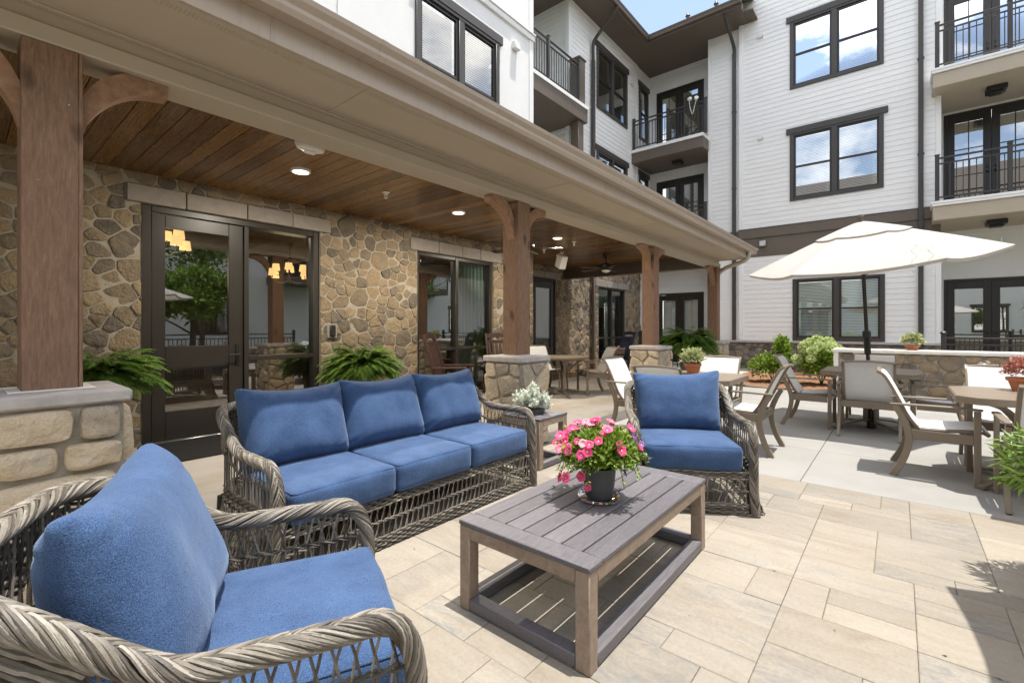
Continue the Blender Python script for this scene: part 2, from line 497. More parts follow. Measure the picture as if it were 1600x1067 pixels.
MAT['sand'] = pbr('joint_sand', [(0, (.18, .145, .10)), (1, (.36, .305, .23))], ns=14, rough=1)
MAT['concrete'] = pbr('pale_concrete', [(0, (.21, .202, .187)), (.5, (.255, .246, .23)), (1, (.285, .276, .259))], ns=1.2, detail=12, k=.16, rough=.88, bump=.2, bs=120, nrough=.74, bdist=.002)
MAT['porch_concrete'] = pbr('stained_concrete', [(0, (.31, .235, .17)), (.35, (.42, .365, .30)), (.6, (.49, .46, .42)), (1, (.57, .54, .50))], scale=(.6, 1.2, 1), ns=1.1, detail=12, k=.1, rough=.62, bump=.15, bs=90, nrough=.72, bdist=.002)
MAT['mulch'] = pbr('mulch', [(0, (.10, .045, .02)), (1, (.36, .19, .10))], ns=28, rough=1, bump=1, bs=40, bdist=.03)
MAT['grass'] = pbr('lawn', [(0, (.03, .05, .015)), (1, (.07, .10, .03))], ns=9, rough=1)
MAT['denim'] = fabric('blue_outdoor_fabric', (.004, .015, .057), (.067, .124, .246))
MAT['wicker'] = pbr('wicker_strand', [(0, (.030, .026, .022)), (.3, (.085, .073, .058)), (.62, (.175, .152, .122)), (1, (.36, .33, .28))], scale=(1, 1, 1), ns=30, k=.7, rough=.5, bump=.25, bs=200)
MAT['wicker_core'] = pbr('wicker_core', [(0, (.03, .024, .018)), (1, (.05, .04, .03))], ns=20, rough=.9)
MAT['grey_wood'] = pbr('grey_board', [(0, (.045, .041, .045)), (.35, (.092, .085, .092)), (.65, (.150, .14, .148)), (1, (.25, .237, .24))], scale=(1.6, 26, 26), ns=2.6, k=.16, rough=.5, bump=.5, bs=7, dist=3.2, nrough=.82, bdist=.002, detail=12)
MAT['brown_board'] = pbr('brown_board', [(0, (.15, .108, .078)), (.5, (.26, .195, .145)), (1, (.36, .28, .215))], scale=(5, 5, 5), ns=2.6, k=.16, rough=.55, bump=.3, bs=20, dist=2.0, nrough=.75, bdist=.002, detail=10)
MAT['bronze'] = pbr('taupe_metal', [(0, (.175, .138, .10)), (1, (.205, .162, .12))], ns=3, rough=.38, spec=.5)
MAT['sling'] = pbr('sling_fabric', [(0, (.60, .60, .585)), (1, (.72, .72, .71))], scale=(1, 1, 1), ns=90, detail=4, rough=.75, bump=.2, bs=400, transl=.12)
MAT['sling_shaded'] = pbr('shaded_sling', [(0, (.20, .19, .175)), (1, (.27, .26, .245))], ns=90, detail=4, rough=.75, bump=.2, bs=400)  # darkened copy of the sling, porch shade put into the colour
MAT['brown_chair'] = pbr('brown_poly_lumber', [(0, (.042, .021, .016)), (1, (.07, .036, .027))], scale=(3, 3, 12), ns=3, rough=.5)
MAT['navy'] = pbr('navy_poly_lumber', [(0, (.012, .017, .045)), (1, (.02, .028, .07))], ns=4, rough=.45)
MAT['canopy'] = None
MAT['charcoal'] = pbr('charcoal_pot', [(0, (.062, .065, .068)), (1, (.085, .088, .092))], ns=8, rough=.5)
MAT['terracotta'] = pbr('terracotta', [(0, (.34, .12, .055)), (1, (.46, .18, .09))], ns=8, rough=.8)
MAT['clear'] = glassmat('clear_plastic', (.80, .80, .82), 1.25, .02)
MAT['leaf'] = pbr('leaf', [(0, (.06, .125, .016)), (.5, (.145, .245, .035)), (1, (.28, .39, .08))], ns=6, k=.75, rough=.5, transl=.3)
MAT['lime_leaf'] = pbr('lime_leaf', [(0, (.06, .12, .012)), (.5, (.18, .28, .03)), (1, (.36, .46, .08))], ns=6, k=.75, rough=.5, transl=.3)
MAT['fern'] = pbr('fern_leaf', [(0, (.035, .08, .011)), (.5, (.10, .185, .026)), (1, (.20, .305, .05))], ns=6, k=.75, rough=.55, transl=.3)
MAT['silver_leaf'] = pbr('silver_leaf', [(0, (.44, .48, .39)), (.5, (.68, .71, .62)), (1, (.82, .84, .78))], ns=6, k=.75, rough=.8, transl=.2)
MAT['pale_leaf'] = pbr('pale_leaf', [(0, (.16, .22, .06)), (.5, (.40, .44, .20)), (1, (.62, .60, .40))], ns=6, k=.8, rough=.6, transl=.2)
MAT['red_leaf'] = pbr('red_leaf', [(0, (.22, .06, .05)), (.5, (.42, .16, .12)), (1, (.58, .34, .27))], ns=6, k=.8, rough=.6, transl=.2)
MAT['hydrangea'] = pbr('hydrangea_petal', [(0, (.38, .46, .16)), (.6, (.58, .66, .30)), (1, (.72, .76, .46))], ns=6, k=.7, rough=.7, transl=.2)
MAT['petal'] = pbr('petunia_petal', [(0, (.72, .035, .16)), (.45, (.80, .10, .26)), (.7, (.84, .30, .42)), (.86, (.86, .62, .64)), (.93, (.20, .04, .36)), (1, (.26, .06, .45))], ns=6, k=.9, rough=.6, transl=.3)
MAT['petal_heart'] = pbr('petunia_throat', [(0, (.75, .55, .16)), (1, (.8, .7, .35))], rough=.6)
MAT['orange'] = pbr('orange_petal', [(0, (.72, .16, .01)), (1, (.85, .33, .02))], ns=9, k=.5, rough=.6, transl=.2)
MAT['stem'] = pbr('stem', [(0, (.06, .09, .02)), (1, (.11, .14, .04))], ns=9, rough=.7)
MAT['bark'] = pbr('bark', [(0, (.06, .045, .03)), (1, (.14, .11, .08))], scale=(6, 6, 1), ns=5, rough=.95, bump=.8)
MAT['soil'] = pbr('soil', [(0, (.02, .014, .01)), (1, (.05, .035, .025))], ns=40, rough=1)

def canopymat():
    m, nt, b = newmat('canopy_fabric')
    tc = node(nt, 'ShaderNodeTexCoord')
    n1 = node(nt, 'ShaderNodeTexNoise', {'Vector': tc.outputs['Object'], 'Scale': 4.0, 'Detail': 5.0})
    col = ramp(nt, n1.outputs['Fac'], [(.3, (.48, .468, .445)), (.7, (.54, .527, .50))])
    nt.links.new(col, b.inputs['Base Color'])
    b.inputs['Roughness'].default_value = .85
    tr = node(nt, 'ShaderNodeBsdfTranslucent', {'Color': (.62, .53, .43, 1)})
    ms = node(nt, 'ShaderNodeMixShader', {0: .3, 1: b.outputs[0], 2: tr.outputs[0]})
    nt.links.new(ms.outputs[0], nt.nodes['Material Output'].inputs['Surface'])
    sw = node(nt, 'ShaderNodeTexNoise', {'Vector': tc.outputs['Object'], 'Scale': 260.0})
    bp = node(nt, 'ShaderNodeBump', {'Height': sw.outputs['Fac'], 'Strength': .3, 'Distance': .001})
    nt.links.new(bp.outputs[0], b.inputs['Normal'])
    return m
MAT['canopy'] = canopymat()

def stripes(name):
    m, nt, b = newmat(name)
    tc = node(nt, 'ShaderNodeTexCoord')
    sp = node(nt, 'ShaderNodeSeparateXYZ', {0: tc.outputs['Object']})
    mu = node(nt, 'ShaderNodeMath', {0: sp.outputs['Z'], 1: 9.0}, operation='MULTIPLY')
    fr = node(nt, 'ShaderNodeMath', {0: mu.outputs[0]}, operation='FRACT')
    col = ramp(nt, fr.outputs[0], [(0, (.55, .47, .38)), (.28, (.03, .03, .07)), (.45, (.55, .47, .38)), (.62, (.28, .04, .04)), (.85, (.03, .03, .07))], 'CONSTANT')
    nt.links.new(col, b.inputs['Base Color'])
    b.inputs['Roughness'].default_value = .9
    return m
MAT['stripe'] = stripes('striped_fabric')
# ---------------------------------------------------------------- wall helpers
class Pl:
    def __init__(s, o, u, n):
        s.o, s.u, s.n = np.array(o, float), np.array(u, float), np.array(n, float)
    def p(s, a, z, d=0.0):
        return s.o + s.u * a + np.array([0, 0, 1.0]) * z + s.n * d
    def box(s, mb, a0, a1, z0, z1, d0, d1, c=0.0, a=0.5):
        p, q = s.p(a0, z0, d0), s.p(a1, z1, d1)
        mb.box(p[0], q[0], p[1], q[1], p[2], q[2], c, a)

def YW(y): return Pl((0, y, 0), (1, 0, 0), (0, -1, 0))
def XW(x): return Pl((x, 0, 0), (0, 1, 0), (-1, 0, 0))

def clip(poly, px, py, nx, ny):
    out = []
    n = len(poly)
    for i in range(n):
        ax, ay = poly[i]
        bx, by = poly[(i + 1) % n]
        da = (ax - px) * nx + (ay - py) * ny
        db = (bx - px) * nx + (by - py) * ny
        if da <= 0: out.append((ax, ay))
        if (da < 0 < db) or (db < 0 < da):
            t = da / (da - db)
            out.append((ax + (bx - ax) * t, ay + (by - ay) * t))
    return out

def voronoi_cells(a0, a1, z0, z1, rmin, rmax, sq, seed):
    rng = np.random.default_rng(seed)
    pts = np.zeros((0, 2)); rad = np.zeros(0)
    area = (a1 - a0) * (z1 - z0)
    tries = int(area / (rmin * rmin) * 14)
    for _ in range(tries):
        p = np.array([rng.uniform(a0, a1) / sq, rng.uniform(z0, z1)])
        r = rmin + (rmax - rmin) * rng.random() ** 1.6
        if len(pts) and (np.hypot(pts[:, 0] - p[0], pts[:, 1] - p[1]) < (rad + r) * .5).any():
            continue
        pts = np.vstack([pts, p]); rad = np.append(rad, r)
    cells = []
    for i, p in enumerate(pts):
        poly = [(a0 / sq, z0), (a1 / sq, z0), (a1 / sq, z1), (a0 / sq, z1)]
        d = np.hypot(pts[:, 0] - p[0], pts[:, 1] - p[1])
        for j in np.argsort(d)[1:26]:
            dx, dy = pts[j] - p
            L = math.hypot(dx, dy)
            w = .5 + .18 * (rad[i] - rad[j]) / (rad[i] + rad[j])
            poly = clip(poly, p[0] + dx * w, p[1] + dy * w, dx / L, dy / L)
            if len(poly) < 3: break
        if len(poly) >= 3:
            cells.append([(x * sq, y) for x, y in poly])
    return cells

def ashlar_cells(a0, a1, z0, z1, seed, hmin=.1, hmax=.24, wmin=.14, wmax=.36):
    rng = random.Random(seed)
    rows, z = [], z0
    while z < z1 - 1e-6:
        h = rng.uniform(hmin, hmax)
        if z1 - z - h < hmin: h = z1 - z
        rows.append((z, z + h)); z += h
    cells = []
    for zz0, zz1 in rows:
        x = a0
        while x < a1 - 1e-6:
            w = rng.uniform(wmin, wmax)
            if a1 - x - w < wmin: w = a1 - x
            j = lambda: rng.uniform(-.012, .012)
            if w > .2 and zz1 - zz0 > .17 and rng.random() < .35:
                m = zz0 + (zz1 - zz0) * rng.uniform(.4, .6)
                cells.append([(x, zz0), (x + w, zz0 + j()), (x + w, m + j()), (x, m + j())])
                cells.append([(x, m + j()), (x + w, m + j()), (x + w, zz1 + j()), (x, zz1)])
            else:
                cells.append([(x + j(), zz0 + j()), (x + w + j(), zz0 + j()), (x + w + j(), zz1 + j()), (x + j(), zz1 + j())])
            x += w
    return cells

def stones(mb, pl, cells, holes=(), gap=.011, depth=.035, seed=1, tone=(0, 1), round_=.22):
    rng = random.Random(seed)
    for poly in cells:
        cx = sum(p[0] for p in poly) / len(poly); cy = sum(p[1] for p in poly) / len(poly)
        for h0, h1, k0, k1 in holes:
            xs = [p[0] for p in poly]; ys = [p[1] for p in poly]
            if max(xs) <= h0 or min(xs) >= h1 or max(ys) <= k0 or min(ys) >= k1: continue
            opts = [(h0 - cx, (h0, 0, 1, 0)), (cx - h1, (h1, 0, -1, 0)), (k0 - cy, (0, k0, 0, 1)), (cy - k1, (0, k1, 0, -1))]
            best = max(opts, key=lambda o: o[0])
            if best[0] < 0:
                area_best = max(((h0 - min(xs)), (h0, 0, 1, 0)), ((max(xs) - h1), (h1, 0, -1, 0)), ((k0 - min(ys)), (0, k0, 0, 1)), ((max(ys) - k1), (0, k1, 0, -1)), key=lambda o: o[0])
                best = area_best
            poly = clip(poly, *best[1])
            if len(poly) < 3: break
            cx = sum(p[0] for p in poly) / len(poly); cy = sum(p[1] for p in poly) / len(poly)
        if len(poly) < 3: continue
        # orientation + inset
        ar = sum(poly[i][0] * poly[(i + 1) % len(poly)][1] - poly[(i + 1) % len(poly)][0] * poly[i][1] for i in range(len(poly)))
        if ar < 0: poly = poly[::-1]
        src = poly
        ok = poly
        for i in range(len(src)):
            ax, ay = src[i]; bx, by = src[(i + 1) % len(src)]
            L = math.hypot(bx - ax, by - ay)
            if L < 1e-5: continue
            nx, ny = (by - ay) / L, -(bx - ax) / L
            ok = clip(ok, ax - nx * gap, ay - ny * gap, nx, ny)
            if len(ok) < 3: break
        if len(ok) < 3: continue
        for rd in range(2):
            q = []
            r_ = round_ if rd == 0 else .25
            for i in range(len(ok)):
                a, b = ok[i], ok[(i + 1) % len(ok)]
                q.append((a[0] + (b[0] - a[0]) * r_, a[1] + (b[1] - a[1]) * r_))
                q.append((a[0] + (b[0] - a[0]) * (1 - r_), a[1] + (b[1] - a[1]) * (1 - r_)))
            ok = q
        n = len(ok)
        cx = sum(p[0] for p in ok) / n; cy = sum(p[1] for p in ok) / n
        ox, oy, oz = rng.uniform(0, 90), rng.uniform(0, 90), rng.uniform(0, 90)
        dep = depth * rng.uniform(.7, 1.55)
        tx, ty = rng.uniform(-.09, .09), rng.uniform(-.09, .09)
        V = []
        for sc, dd in ((1.0, -.002), (.985, .55), (.93, .9), (.72, 1.02), (.4, 1.05)):
            for x, y in ok:
                xx, yy = cx + (x - cx) * sc, cy + (y - cy) * sc
                nz_ = noise.noise((ox + xx * 11, oy + yy * 11, oz)) * .42 if dd > 0 else 0
                wob = noise.noise((oz + xx * 16, ox + yy * 16, oy)) * .006 if sc > .9 else 0
                V.append(pl.p(xx + wob, yy + wob, dep * (dd + nz_) + (tx * (xx - cx) + ty * (yy - cy) if dd > .8 else 0)))
        V.append(pl.p(cx, cy, dep * 1.05))
        F = []
        for r_ in range(4):
            for i in range(n):
                F.append((r_ * n + i, r_ * n + (i + 1) % n, (r_ + 1) * n + (i + 1) % n, (r_ + 1) * n + i))
        for i in range(n):
            F.append((4 * n + i, 4 * n + (i + 1) % n, 5 * n))
        t = rng.random()
        mb.add(V, F, tone[0] + (tone[1] - tone[0]) * t)

def holed_sheet(mb, pl, a0, a1, z0, z1, d, holes=(), a=.5):
    xs = sorted({a0, a1, *[min(max(h[0], a0), a1) for h in holes], *[min(max(h[1], a0), a1) for h in holes]})
    zs = sorted({z0, z1, *[min(max(h[2], z0), z1) for h in holes], *[min(max(h[3], z0), z1) for h in holes]})
    for i in range(len(xs) - 1):
        for j in range(len(zs) - 1):
            cx, cz = (xs[i] + xs[i + 1]) / 2, (zs[j] + zs[j + 1]) / 2
            if any(h[0] < cx < h[1] and h[2] < cz < h[3] for h in holes): continue
            mb.quad(pl.p(xs[i], zs[j], d), pl.p(xs[i + 1], zs[j], d), pl.p(xs[i + 1], zs[j + 1], d), pl.p(xs[i], zs[j + 1], d), a)

def siding(mb, pl, a0, a1, z0, z1, holes=(), step=.142, seed=3):
    rng = random.Random(seed)
    n = max(1, round((z1 - z0) / step))
    st = (z1 - z0) / n
    for k in range(n):
        r0, r1 = z0 + k * st, z0 + (k + 1) * st
        zs = sorted({r0, r1, *[z for h in holes for z in h[2:4] if r0 + .004 < z < r1 - .004]})
        sh = rng.random()
        for b0, b1 in zip(zs[:-1], zs[1:]):
            mid = (b0 + b1) / 2
            iv = [(a0, a1)]
            for h in holes:
                if h[2] < mid < h[3]:
                    iv = [q for i in iv for q in ((i[0], min(i[1], h[0])), (max(i[0], h[1]), i[1])) if q[1] - q[0] > .004]
            f = lambda z: .016 - .010 * (z - r0) / st
            cut = []
            for i0, i1 in iv:
                if i1 - i0 > 1.6 and (sh * 7.0) % 1 < .6:
                    m_ = i0 + (i1 - i0) * (.15 + .7 * ((sh * 13.0) % 1))
                    cut += [(i0, m_ - .0014), (m_ + .0014, i1)]
                else:
                    cut.append((i0, i1))
            for i0, i1 in cut:
                V = [pl.p(i0, b0, -.002), pl.p(i1, b0, -.002), pl.p(i0, b0, f(b0)), pl.p(i1, b0, f(b0)), pl.p(i0, b1, f(b1)), pl.p(i1, b1, f(b1))]
                F = [(2, 3, 5, 4)]
                if b0 == r0: F.append((0, 1, 3, 2))
                mb.add(V, F, sh)

def dh_window(parent, pl, a0, a1, z0, z1, glass='glass_sky', head=True, deep=.0, split=.52, blinds=True, mull=True):
    """pair of double-hung sashes in dark trim; a0..a1, z0..z1 is the trim's outer rectangle"""
    f = MB()
    tw = .10
    if head:
        pl.box(f, a0 - .09, a1 + .09, z1, z1 + .17, -.05, .062, .006)
    pl.box(f, a0, a0 + tw, z0, z1, -.05, .048, .005)
    pl.box(f, a1 - tw, a1, z0, z1, -.05, .048, .005)
    pl.box(f, a0 + tw, a1 - tw, z0, z0 + .09, -.05, .050, .005)
    pl.box(f, a0 + tw, a1 - tw, z1 - .06, z1, -.05, .046, .005)
    m = (a0 + a1) / 2
    cells = [(a0 + tw, m - .065), (m + .065, a1 - tw)] if mull else [(a0 + tw, a1 - tw)]
    if mull:
        pl.box(f, m - .065, m + .065, z0 + .09, z1 - .06, -.05, .047, .005)
    w = f.build('window', MAT['dark_trim'], parent)
    s, g, bl, bk = MB(), MB(), MB(), MB()
    b0, b1 = z0 + .09, z1 - .06
    zm = b0 + (b1 - b0) * split if split else None
    for c0, c1 in cells:
        t = .045
        pl.box(s, c0, c0 + t, b0, b1, -.05, .012)
        pl.box(s, c1 - t, c1, b0, b1, -.05, .012)
        pl.box(s, c0 + t, c1 - t, b0, b0 + t, -.05, .011)
        pl.box(s, c0 + t, c1 - t, b1 - t, b1, -.05, .011)
        if zm:
            pl.box(s, c0 + t, c1 - t, zm - .022, zm + .022, -.05, .018)
        g.quad(pl.p(c0 + t, b0 + t, -.02), pl.p(c1 - t, b0 + t, -.02), pl.p(c1 - t, b1 - t, -.02), pl.p(c0 + t, b1 - t, -.02))
        if blinds:
            z = b0 + t
            while z < b1 - t:
                bl.add([pl.p(c0 + .05, z, -.062), pl.p(c1 - .05, z, -.062), pl.p(c1 - .05, z + .030, -.083), pl.p(c0 + .05, z + .030, -.083)], [(0, 1, 2, 3)])
                z += .042
        p, q = pl.p(c0, b0, -.16), pl.p(c1, b1, -.16)
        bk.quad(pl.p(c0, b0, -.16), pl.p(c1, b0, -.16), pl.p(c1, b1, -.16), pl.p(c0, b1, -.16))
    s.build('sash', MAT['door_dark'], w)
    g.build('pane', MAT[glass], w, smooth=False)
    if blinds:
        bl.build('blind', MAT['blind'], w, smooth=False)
    bk.build('backing', MAT['dark_room'], w, smooth=False)  # dark sheet standing in for the unlit room behind the panes
    return w

def french_doors(parent, pl, a0, a1, z0, z1, glass='glass_door', gw=.2, glow=.35, leaves=2, grid=False, shade=False, hs=1):
    fr = MB()
    pl.box(fr, a0, a0 + .06, z0, z1, -.06, .03, .004)
    pl.box(fr, a1 - .06, a1, z0, z1, -.06, .03, .004)
    pl.box(fr, a0 + .06, a1 - .06, z1 - .06, z1, -.06, .03, .004)
    d = fr.build('door', MAT['door_dark'], parent)
    w = (a1 - a0 - .12) / leaves
    for k in range(leaves):
        l0, l1 = a0 + .06 + k * w + .003, a0 + .06 + (k + 1) * w - .003
        lf, g, h = MB(), MB(), MB()
        g0, g1, k0, k1 = l0 + gw * .75, l1 - gw * .75, z0 + glow, z1 - .06 - gw
        pl.box(lf, l0, g0, z0, z1 - .065, -.05, .0, .003)
        pl.box(lf, g1, l1, z0, z1 - .065, -.05, .0, .003)
        pl.box(lf, g0, g1, z0, k0, -.05, -.002, .003)
        pl.box(lf, g0, g1, k1, z1 - .065, -.05, -.002, .003)
        if grid:
            m = (g0 + g1) / 2
            pl.box(lf, m - .01, m + .01, k0, k1, -.04, -.012)
            for zz in (k0 + (k1 - k0) * .33, k0 + (k1 - k0) * .66):
                pl.box(lf, g0, m - .01, zz - .01, zz + .01, -.04, -.013)
                pl.box(lf, m + .01, g1, zz - .01, zz + .01, -.04, -.013)
        leaf = lf.build('leaf', MAT['door_dark'], d)
        g.quad(pl.p(g0, k0, -.03), pl.p(g1, k0, -.03), pl.p(g1, k1, -.03), pl.p(g0, k1, -.03))
        g.build('pane', MAT[glass], d, smooth=False)
        if shade:
            sh = MB()
            sh.quad(pl.p(g0, k0, -.09), pl.p(g1, k0, -.09), pl.p(g1, k1, -.09), pl.p(g0, k1, -.09))
            sh.build('blind', MAT['blind'], d, smooth=False)
        ax = l1 - .07 if (k == 0) == (hs > 0) else l0 + .07
        if leaves == 2:
            for zz in (z0 + 1.0, z0 + 1.13):
                pl.box(h, ax - .022, ax + .022, zz - .022, zz + .022, 0, .03, .008)
            pl.box(h, ax - .06, ax + .02, z0 + .99, z0 + 1.01, .03, .05, .006)
            h.build('handle', MAT['black_metal'], d)
    bk = MB()
    pl.box(bk, a0, a1, z0, z1, -.9, -.88)
    bk.build('backing', MAT['dark_room'], d, smooth=False)  # dark sheet in place of an unlit room behind the doors
    return d

def railing_mb(p0, p1, z0, z1, post_every=1.5, sp=.105):
    """metal railing between two plan points, floor z0, top z1"""
    mb = MB()
    p0, p1 = np.array(p0, float), np.array(p1, float)
    L = np.linalg.norm(p1 - p0)
    ang = math.atan2(p1[1] - p0[1], p1[0] - p0[0])
    mb.M = Matrix.Translation((p0[0], p0[1], 0)) @ Matrix.Rotation(ang, 4, 'Z')
    mb.box(0, L, -.025, .025, z1 - .04, z1, .008)
    mb.box(0, L, -.018, .018, z1 - .17, z1 - .135, .006)
    mb.box(0, L, -.018, .018, z0 + .08, z0 + .115, .006)
    n = max(1, round(L / post_every))
    for i in range(n + 1):
        x = L * i / n
        mb.box(x - .04, x + .04, -.04, .04, z0, z1 + .05, .006)
        mb.box(x - .05, x + .05, -.05, .05, z1 + .05, z1 + .075, .01)
    k = int(L / sp)
    for i in range(1, k):
        x = L * i / k
        mb.box(x - .009, x + .009, -.009, .009, z0 + .115, z1 - .17)
    return mb

# ---------------------------------------------------------------- ground
g = MB(); g.quad((-400, -400, -.09), (400, -400, -.09), (400, 400, -.09), (-400, 400, -.09))
struct(g.build('ground', MAT['grass'], smooth=False))
g = MB(); g.quad((-6, -9, -.012), (11.4, -9, -.012), (11.4, 8.7, -.012), (-6, 8.7, -.012))
struct(g.build('ground_base', MAT['sand'], smooth=False))

def tiling(nx, ny, sizes, seed):
    rng = random.Random(seed)
    occ = np.zeros((nx, ny), bool)
    out = []
    for j in range(ny):
        for i in range(nx):
            if occ[i, j]: continue
            opts = sizes[:]
            rng.shuffle(opts)
            for w, h in opts + [(1, 1)]:
                if i + w <= nx and j + h <= ny and not occ[i:i + w, j:j + h].any():
                    occ[i:i + w, j:j + h] = True
                    out.append((i, j, w, h))
                    break
    return out

pav = MB()
u = .155
rng = random.Random(12)
NX, NY = 48, 53
x_end, y_end = 4.40, 3.2
for i, j, w, h in tiling(NX, NY, [(2, 2), (3, 3), (2, 2), (3, 2), (2, 3), (3, 3), (1, 2), (2, 1), (2, 2), (3, 2), (3, 3)], 57):
    x1 = x_end - i * u; x0 = x_end - (i + w) * u
    y1 = y_end - j * u; y0 = y_end - (j + h) * u
    gp = .0011
    dz = rng.uniform(-.0012, .0008)
    c = .004
    a = rng.random()
    V = [(x0 + gp, y0 + gp, -.02), (x1 - gp, y0 + gp, -.02), (x1 - gp, y1 - gp, -.02), (x0 + gp, y1 - gp, -.02)]
    V += [(x0 + gp, y0 + gp, dz - .002), (x1 - gp, y0 + gp, dz - .002), (x1 - gp, y1 - gp, dz - .002), (x0 + gp, y1 - gp, dz - .002)]
    V += [(x0 + gp + c, y0 + gp + c, dz), (x1 - gp - c, y0 + gp + c, dz), (x1 - gp - c, y1 - gp - c, dz), (x0 + gp + c, y1 - gp - c, dz)]
    F = [(8, 9, 10, 11)]
    for k in range(4):
        F += [(k, (k + 1) % 4, 4 + (k + 1) % 4, 4 + k), (4 + k, 4 + (k + 1) % 4, 8 + (k + 1) % 4, 8 + k)]
    pav.add(V, F, a)
struct(pav.build('paver_patio', MAT['paver'], smooth=False))

def slabs(name, mat, xs, ys, gp=.003, seed=1):
    mb = MB(); rg = random.Random(seed)
    for i in range(len(xs) - 1):
        for j in range(len(ys) - 1):
            mb.box(xs[i] + gp, xs[i + 1] - gp, ys[j] + gp, ys[j + 1] - gp, -.05, .0, .003, rg.random())
    return struct(mb.build(name, mat, smooth=False))
slabs('concrete_patio', MAT['concrete'], [4.40, 5.62, 7.3, 9.0, 10.7], [-8.2, -6.4, -4.6, -2.8, -1.05, .62, 2.3, 3.2], seed=2)
slabs('porch_floor', MAT['porch_concrete'], [-6, -3.3, .3, 3.92, 7.475, 11.0, 15.6], [3.2, 7.2], seed=4)
mu = MB()
nb = 60
G = [[(10.7 + 5.2 * i / nb, .9 - .05 + 2.35 * j / 30 if True else 0, -.01 + .05 * noise.noise((i * .6, j * .6, 0)) + .04) for j in range(31)] for i in range(nb + 1)]
mu.grid(G)
tag(struct(mu.build('mulch_bed', MAT['mulch'])), None, None)
g = MB(); g.box(10.7, 16, -9, .93, -.06, -.02)
struct(g.build('side_path', MAT['concrete'], smooth=False))

# ---------------------------------------------------------------- stone-fronted building
SB = thing('stone_fronted_building', 'left building with fieldstone ground floor and white upper storeys above the porch roof', 'building', (0, 6.12, 0))
def inv(o):
    """parts are modelled in world coordinates: cancel the parent's offset"""
    o.matrix_parent_inverse = o.parent.matrix_world.inverted() if False else Matrix.Translation(o.parent.location).inverted()
    return o
P6, P7 = YW(6.12), YW(7.2)
door_hole = (1.25, 3.20, -.1, 2.56)
win_hole = (4.87, 6.73, .06, 2.52)
h6 = [door_hole, win_hole, (1.117, 3.351, 2.56, 2.747), (4.717, 6.957, 2.52, 2.727)]
st = MB()
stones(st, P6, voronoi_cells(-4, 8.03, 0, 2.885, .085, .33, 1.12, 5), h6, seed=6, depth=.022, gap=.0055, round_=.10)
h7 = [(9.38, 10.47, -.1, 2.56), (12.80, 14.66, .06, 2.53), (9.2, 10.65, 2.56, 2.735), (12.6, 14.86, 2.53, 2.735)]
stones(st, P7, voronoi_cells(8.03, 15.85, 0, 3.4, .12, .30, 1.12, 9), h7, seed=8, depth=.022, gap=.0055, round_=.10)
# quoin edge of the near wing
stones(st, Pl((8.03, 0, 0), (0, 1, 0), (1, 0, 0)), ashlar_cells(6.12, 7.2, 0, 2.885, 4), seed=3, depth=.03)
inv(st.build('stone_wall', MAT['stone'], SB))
mo = MB()
holed_sheet(mo, P6, -4, 8.03, 0, 2.885, .013, h6[:2])
holed_sheet(mo, P7, 8.03, 15.85, 0, 3.4, .013, h7[:2])
mo.quad((8.022, 6.12, 0), (8.022, 7.2, 0), (8.022, 7.2, 2.885), (8.022, 6.12, 2.885))
mo.quad((15.85, 7.19, 0), (15.85, 8.4, 0), (15.85, 8.4, 3.4), (15.85, 7.19, 3.4))
for pl, hs in ((P6, h6[:2]), (P7, h7[:2])):        # reveals of the openings
    for a0, a1, z0, z1 in hs:
        z0 = max(z0, 0)
        mo.quad(pl.p(a0, z0, .03), pl.p(a0, z1, .03), pl.p(a0, z1, -.25), pl.p(a0, z0, -.25))
        mo.quad(pl.p(a1, z0, .03), pl.p(a1, z1, .03), pl.p(a1, z1, -.25), pl.p(a1, z0, -.25))
        mo.quad(pl.p(a0, z1, .03), pl.p(a1, z1, .03), pl.p(a1, z1, -.25), pl.p(a0, z1, -.25))
        if z0 > 0: mo.quad(pl.p(a0, z0, .03), pl.p(a1, z0, .03), pl.p(a1, z0, -.25), pl.p(a0, z0, -.25))
inv(mo.build('mortar_joints', MAT['mortar'], SB, smooth=False))
def lintel(pl, a0, a1, z0, z1, n, seed):
    mb = MB(); rg = random.Random(seed)
    cuts = [a0] + [a0 + (a1 - a0) * (i / n) + rg.uniform(-.05, .05) for i in range(1, n)] + [a1]
    for i in range(n):
        pl.box(mb, cuts[i] + .004, cuts[i + 1] - .004, z0, z1, -.02, .05 + rg.uniform(0, .006), .008, rg.random())
    inv(mb.build('lintel', MAT['lintel'], SB))
lintel(P6, 1.117, 3.351, 2.562, 2.745, 4, 1)
lintel(P6, 4.717, 6.957, 2.524, 2.727, 4, 2)
lintel(P7, 9.2, 10.65, 2.565, 2.735, 2, 3)
lintel(P7, 12.6, 14.86, 2.535, 2.735, 3, 4)

# entrance door with side light
dm = P6
fr = MB()
dm.box(fr, 1.25, 1.335, 0, 2.555, -.20, .005, .006)
dm.box(fr, 3.11, 3.20, 0, 2.555, -.20, .005, .006)
dm.box(fr, 1.335, 3.11, 2.485, 2.555, -.20, .004, .006)
dm.box(fr, 2.245, 2.30, 0, 2.485, -.20, .003, .005)
dm.box(fr, 2.30, 3.11, .85, .905, -.16, .0, .005)
dm.box(fr, 2.30, 3.11, 0, .07, -.16, .0, .005)
DO = inv(fr.build('entrance_door', MAT['door_dark'], SB))
lf = MB()
dm.box(lf, 1.340, 1.461, .03, 2.48, -.07, -.02, .004)
dm.box(lf, 2.086, 2.240, .03, 2.48, -.07, -.02, .004)
dm.box(lf, 1.461, 2.086, .03, .33, -.07, -.021, .004)
dm.box(lf, 1.461, 2.086, .80, 1.043, -.07, -.021, .004)
dm.box(lf, 1.461, 2.086, 2.338, 2.48, -.07, -.021, .004)
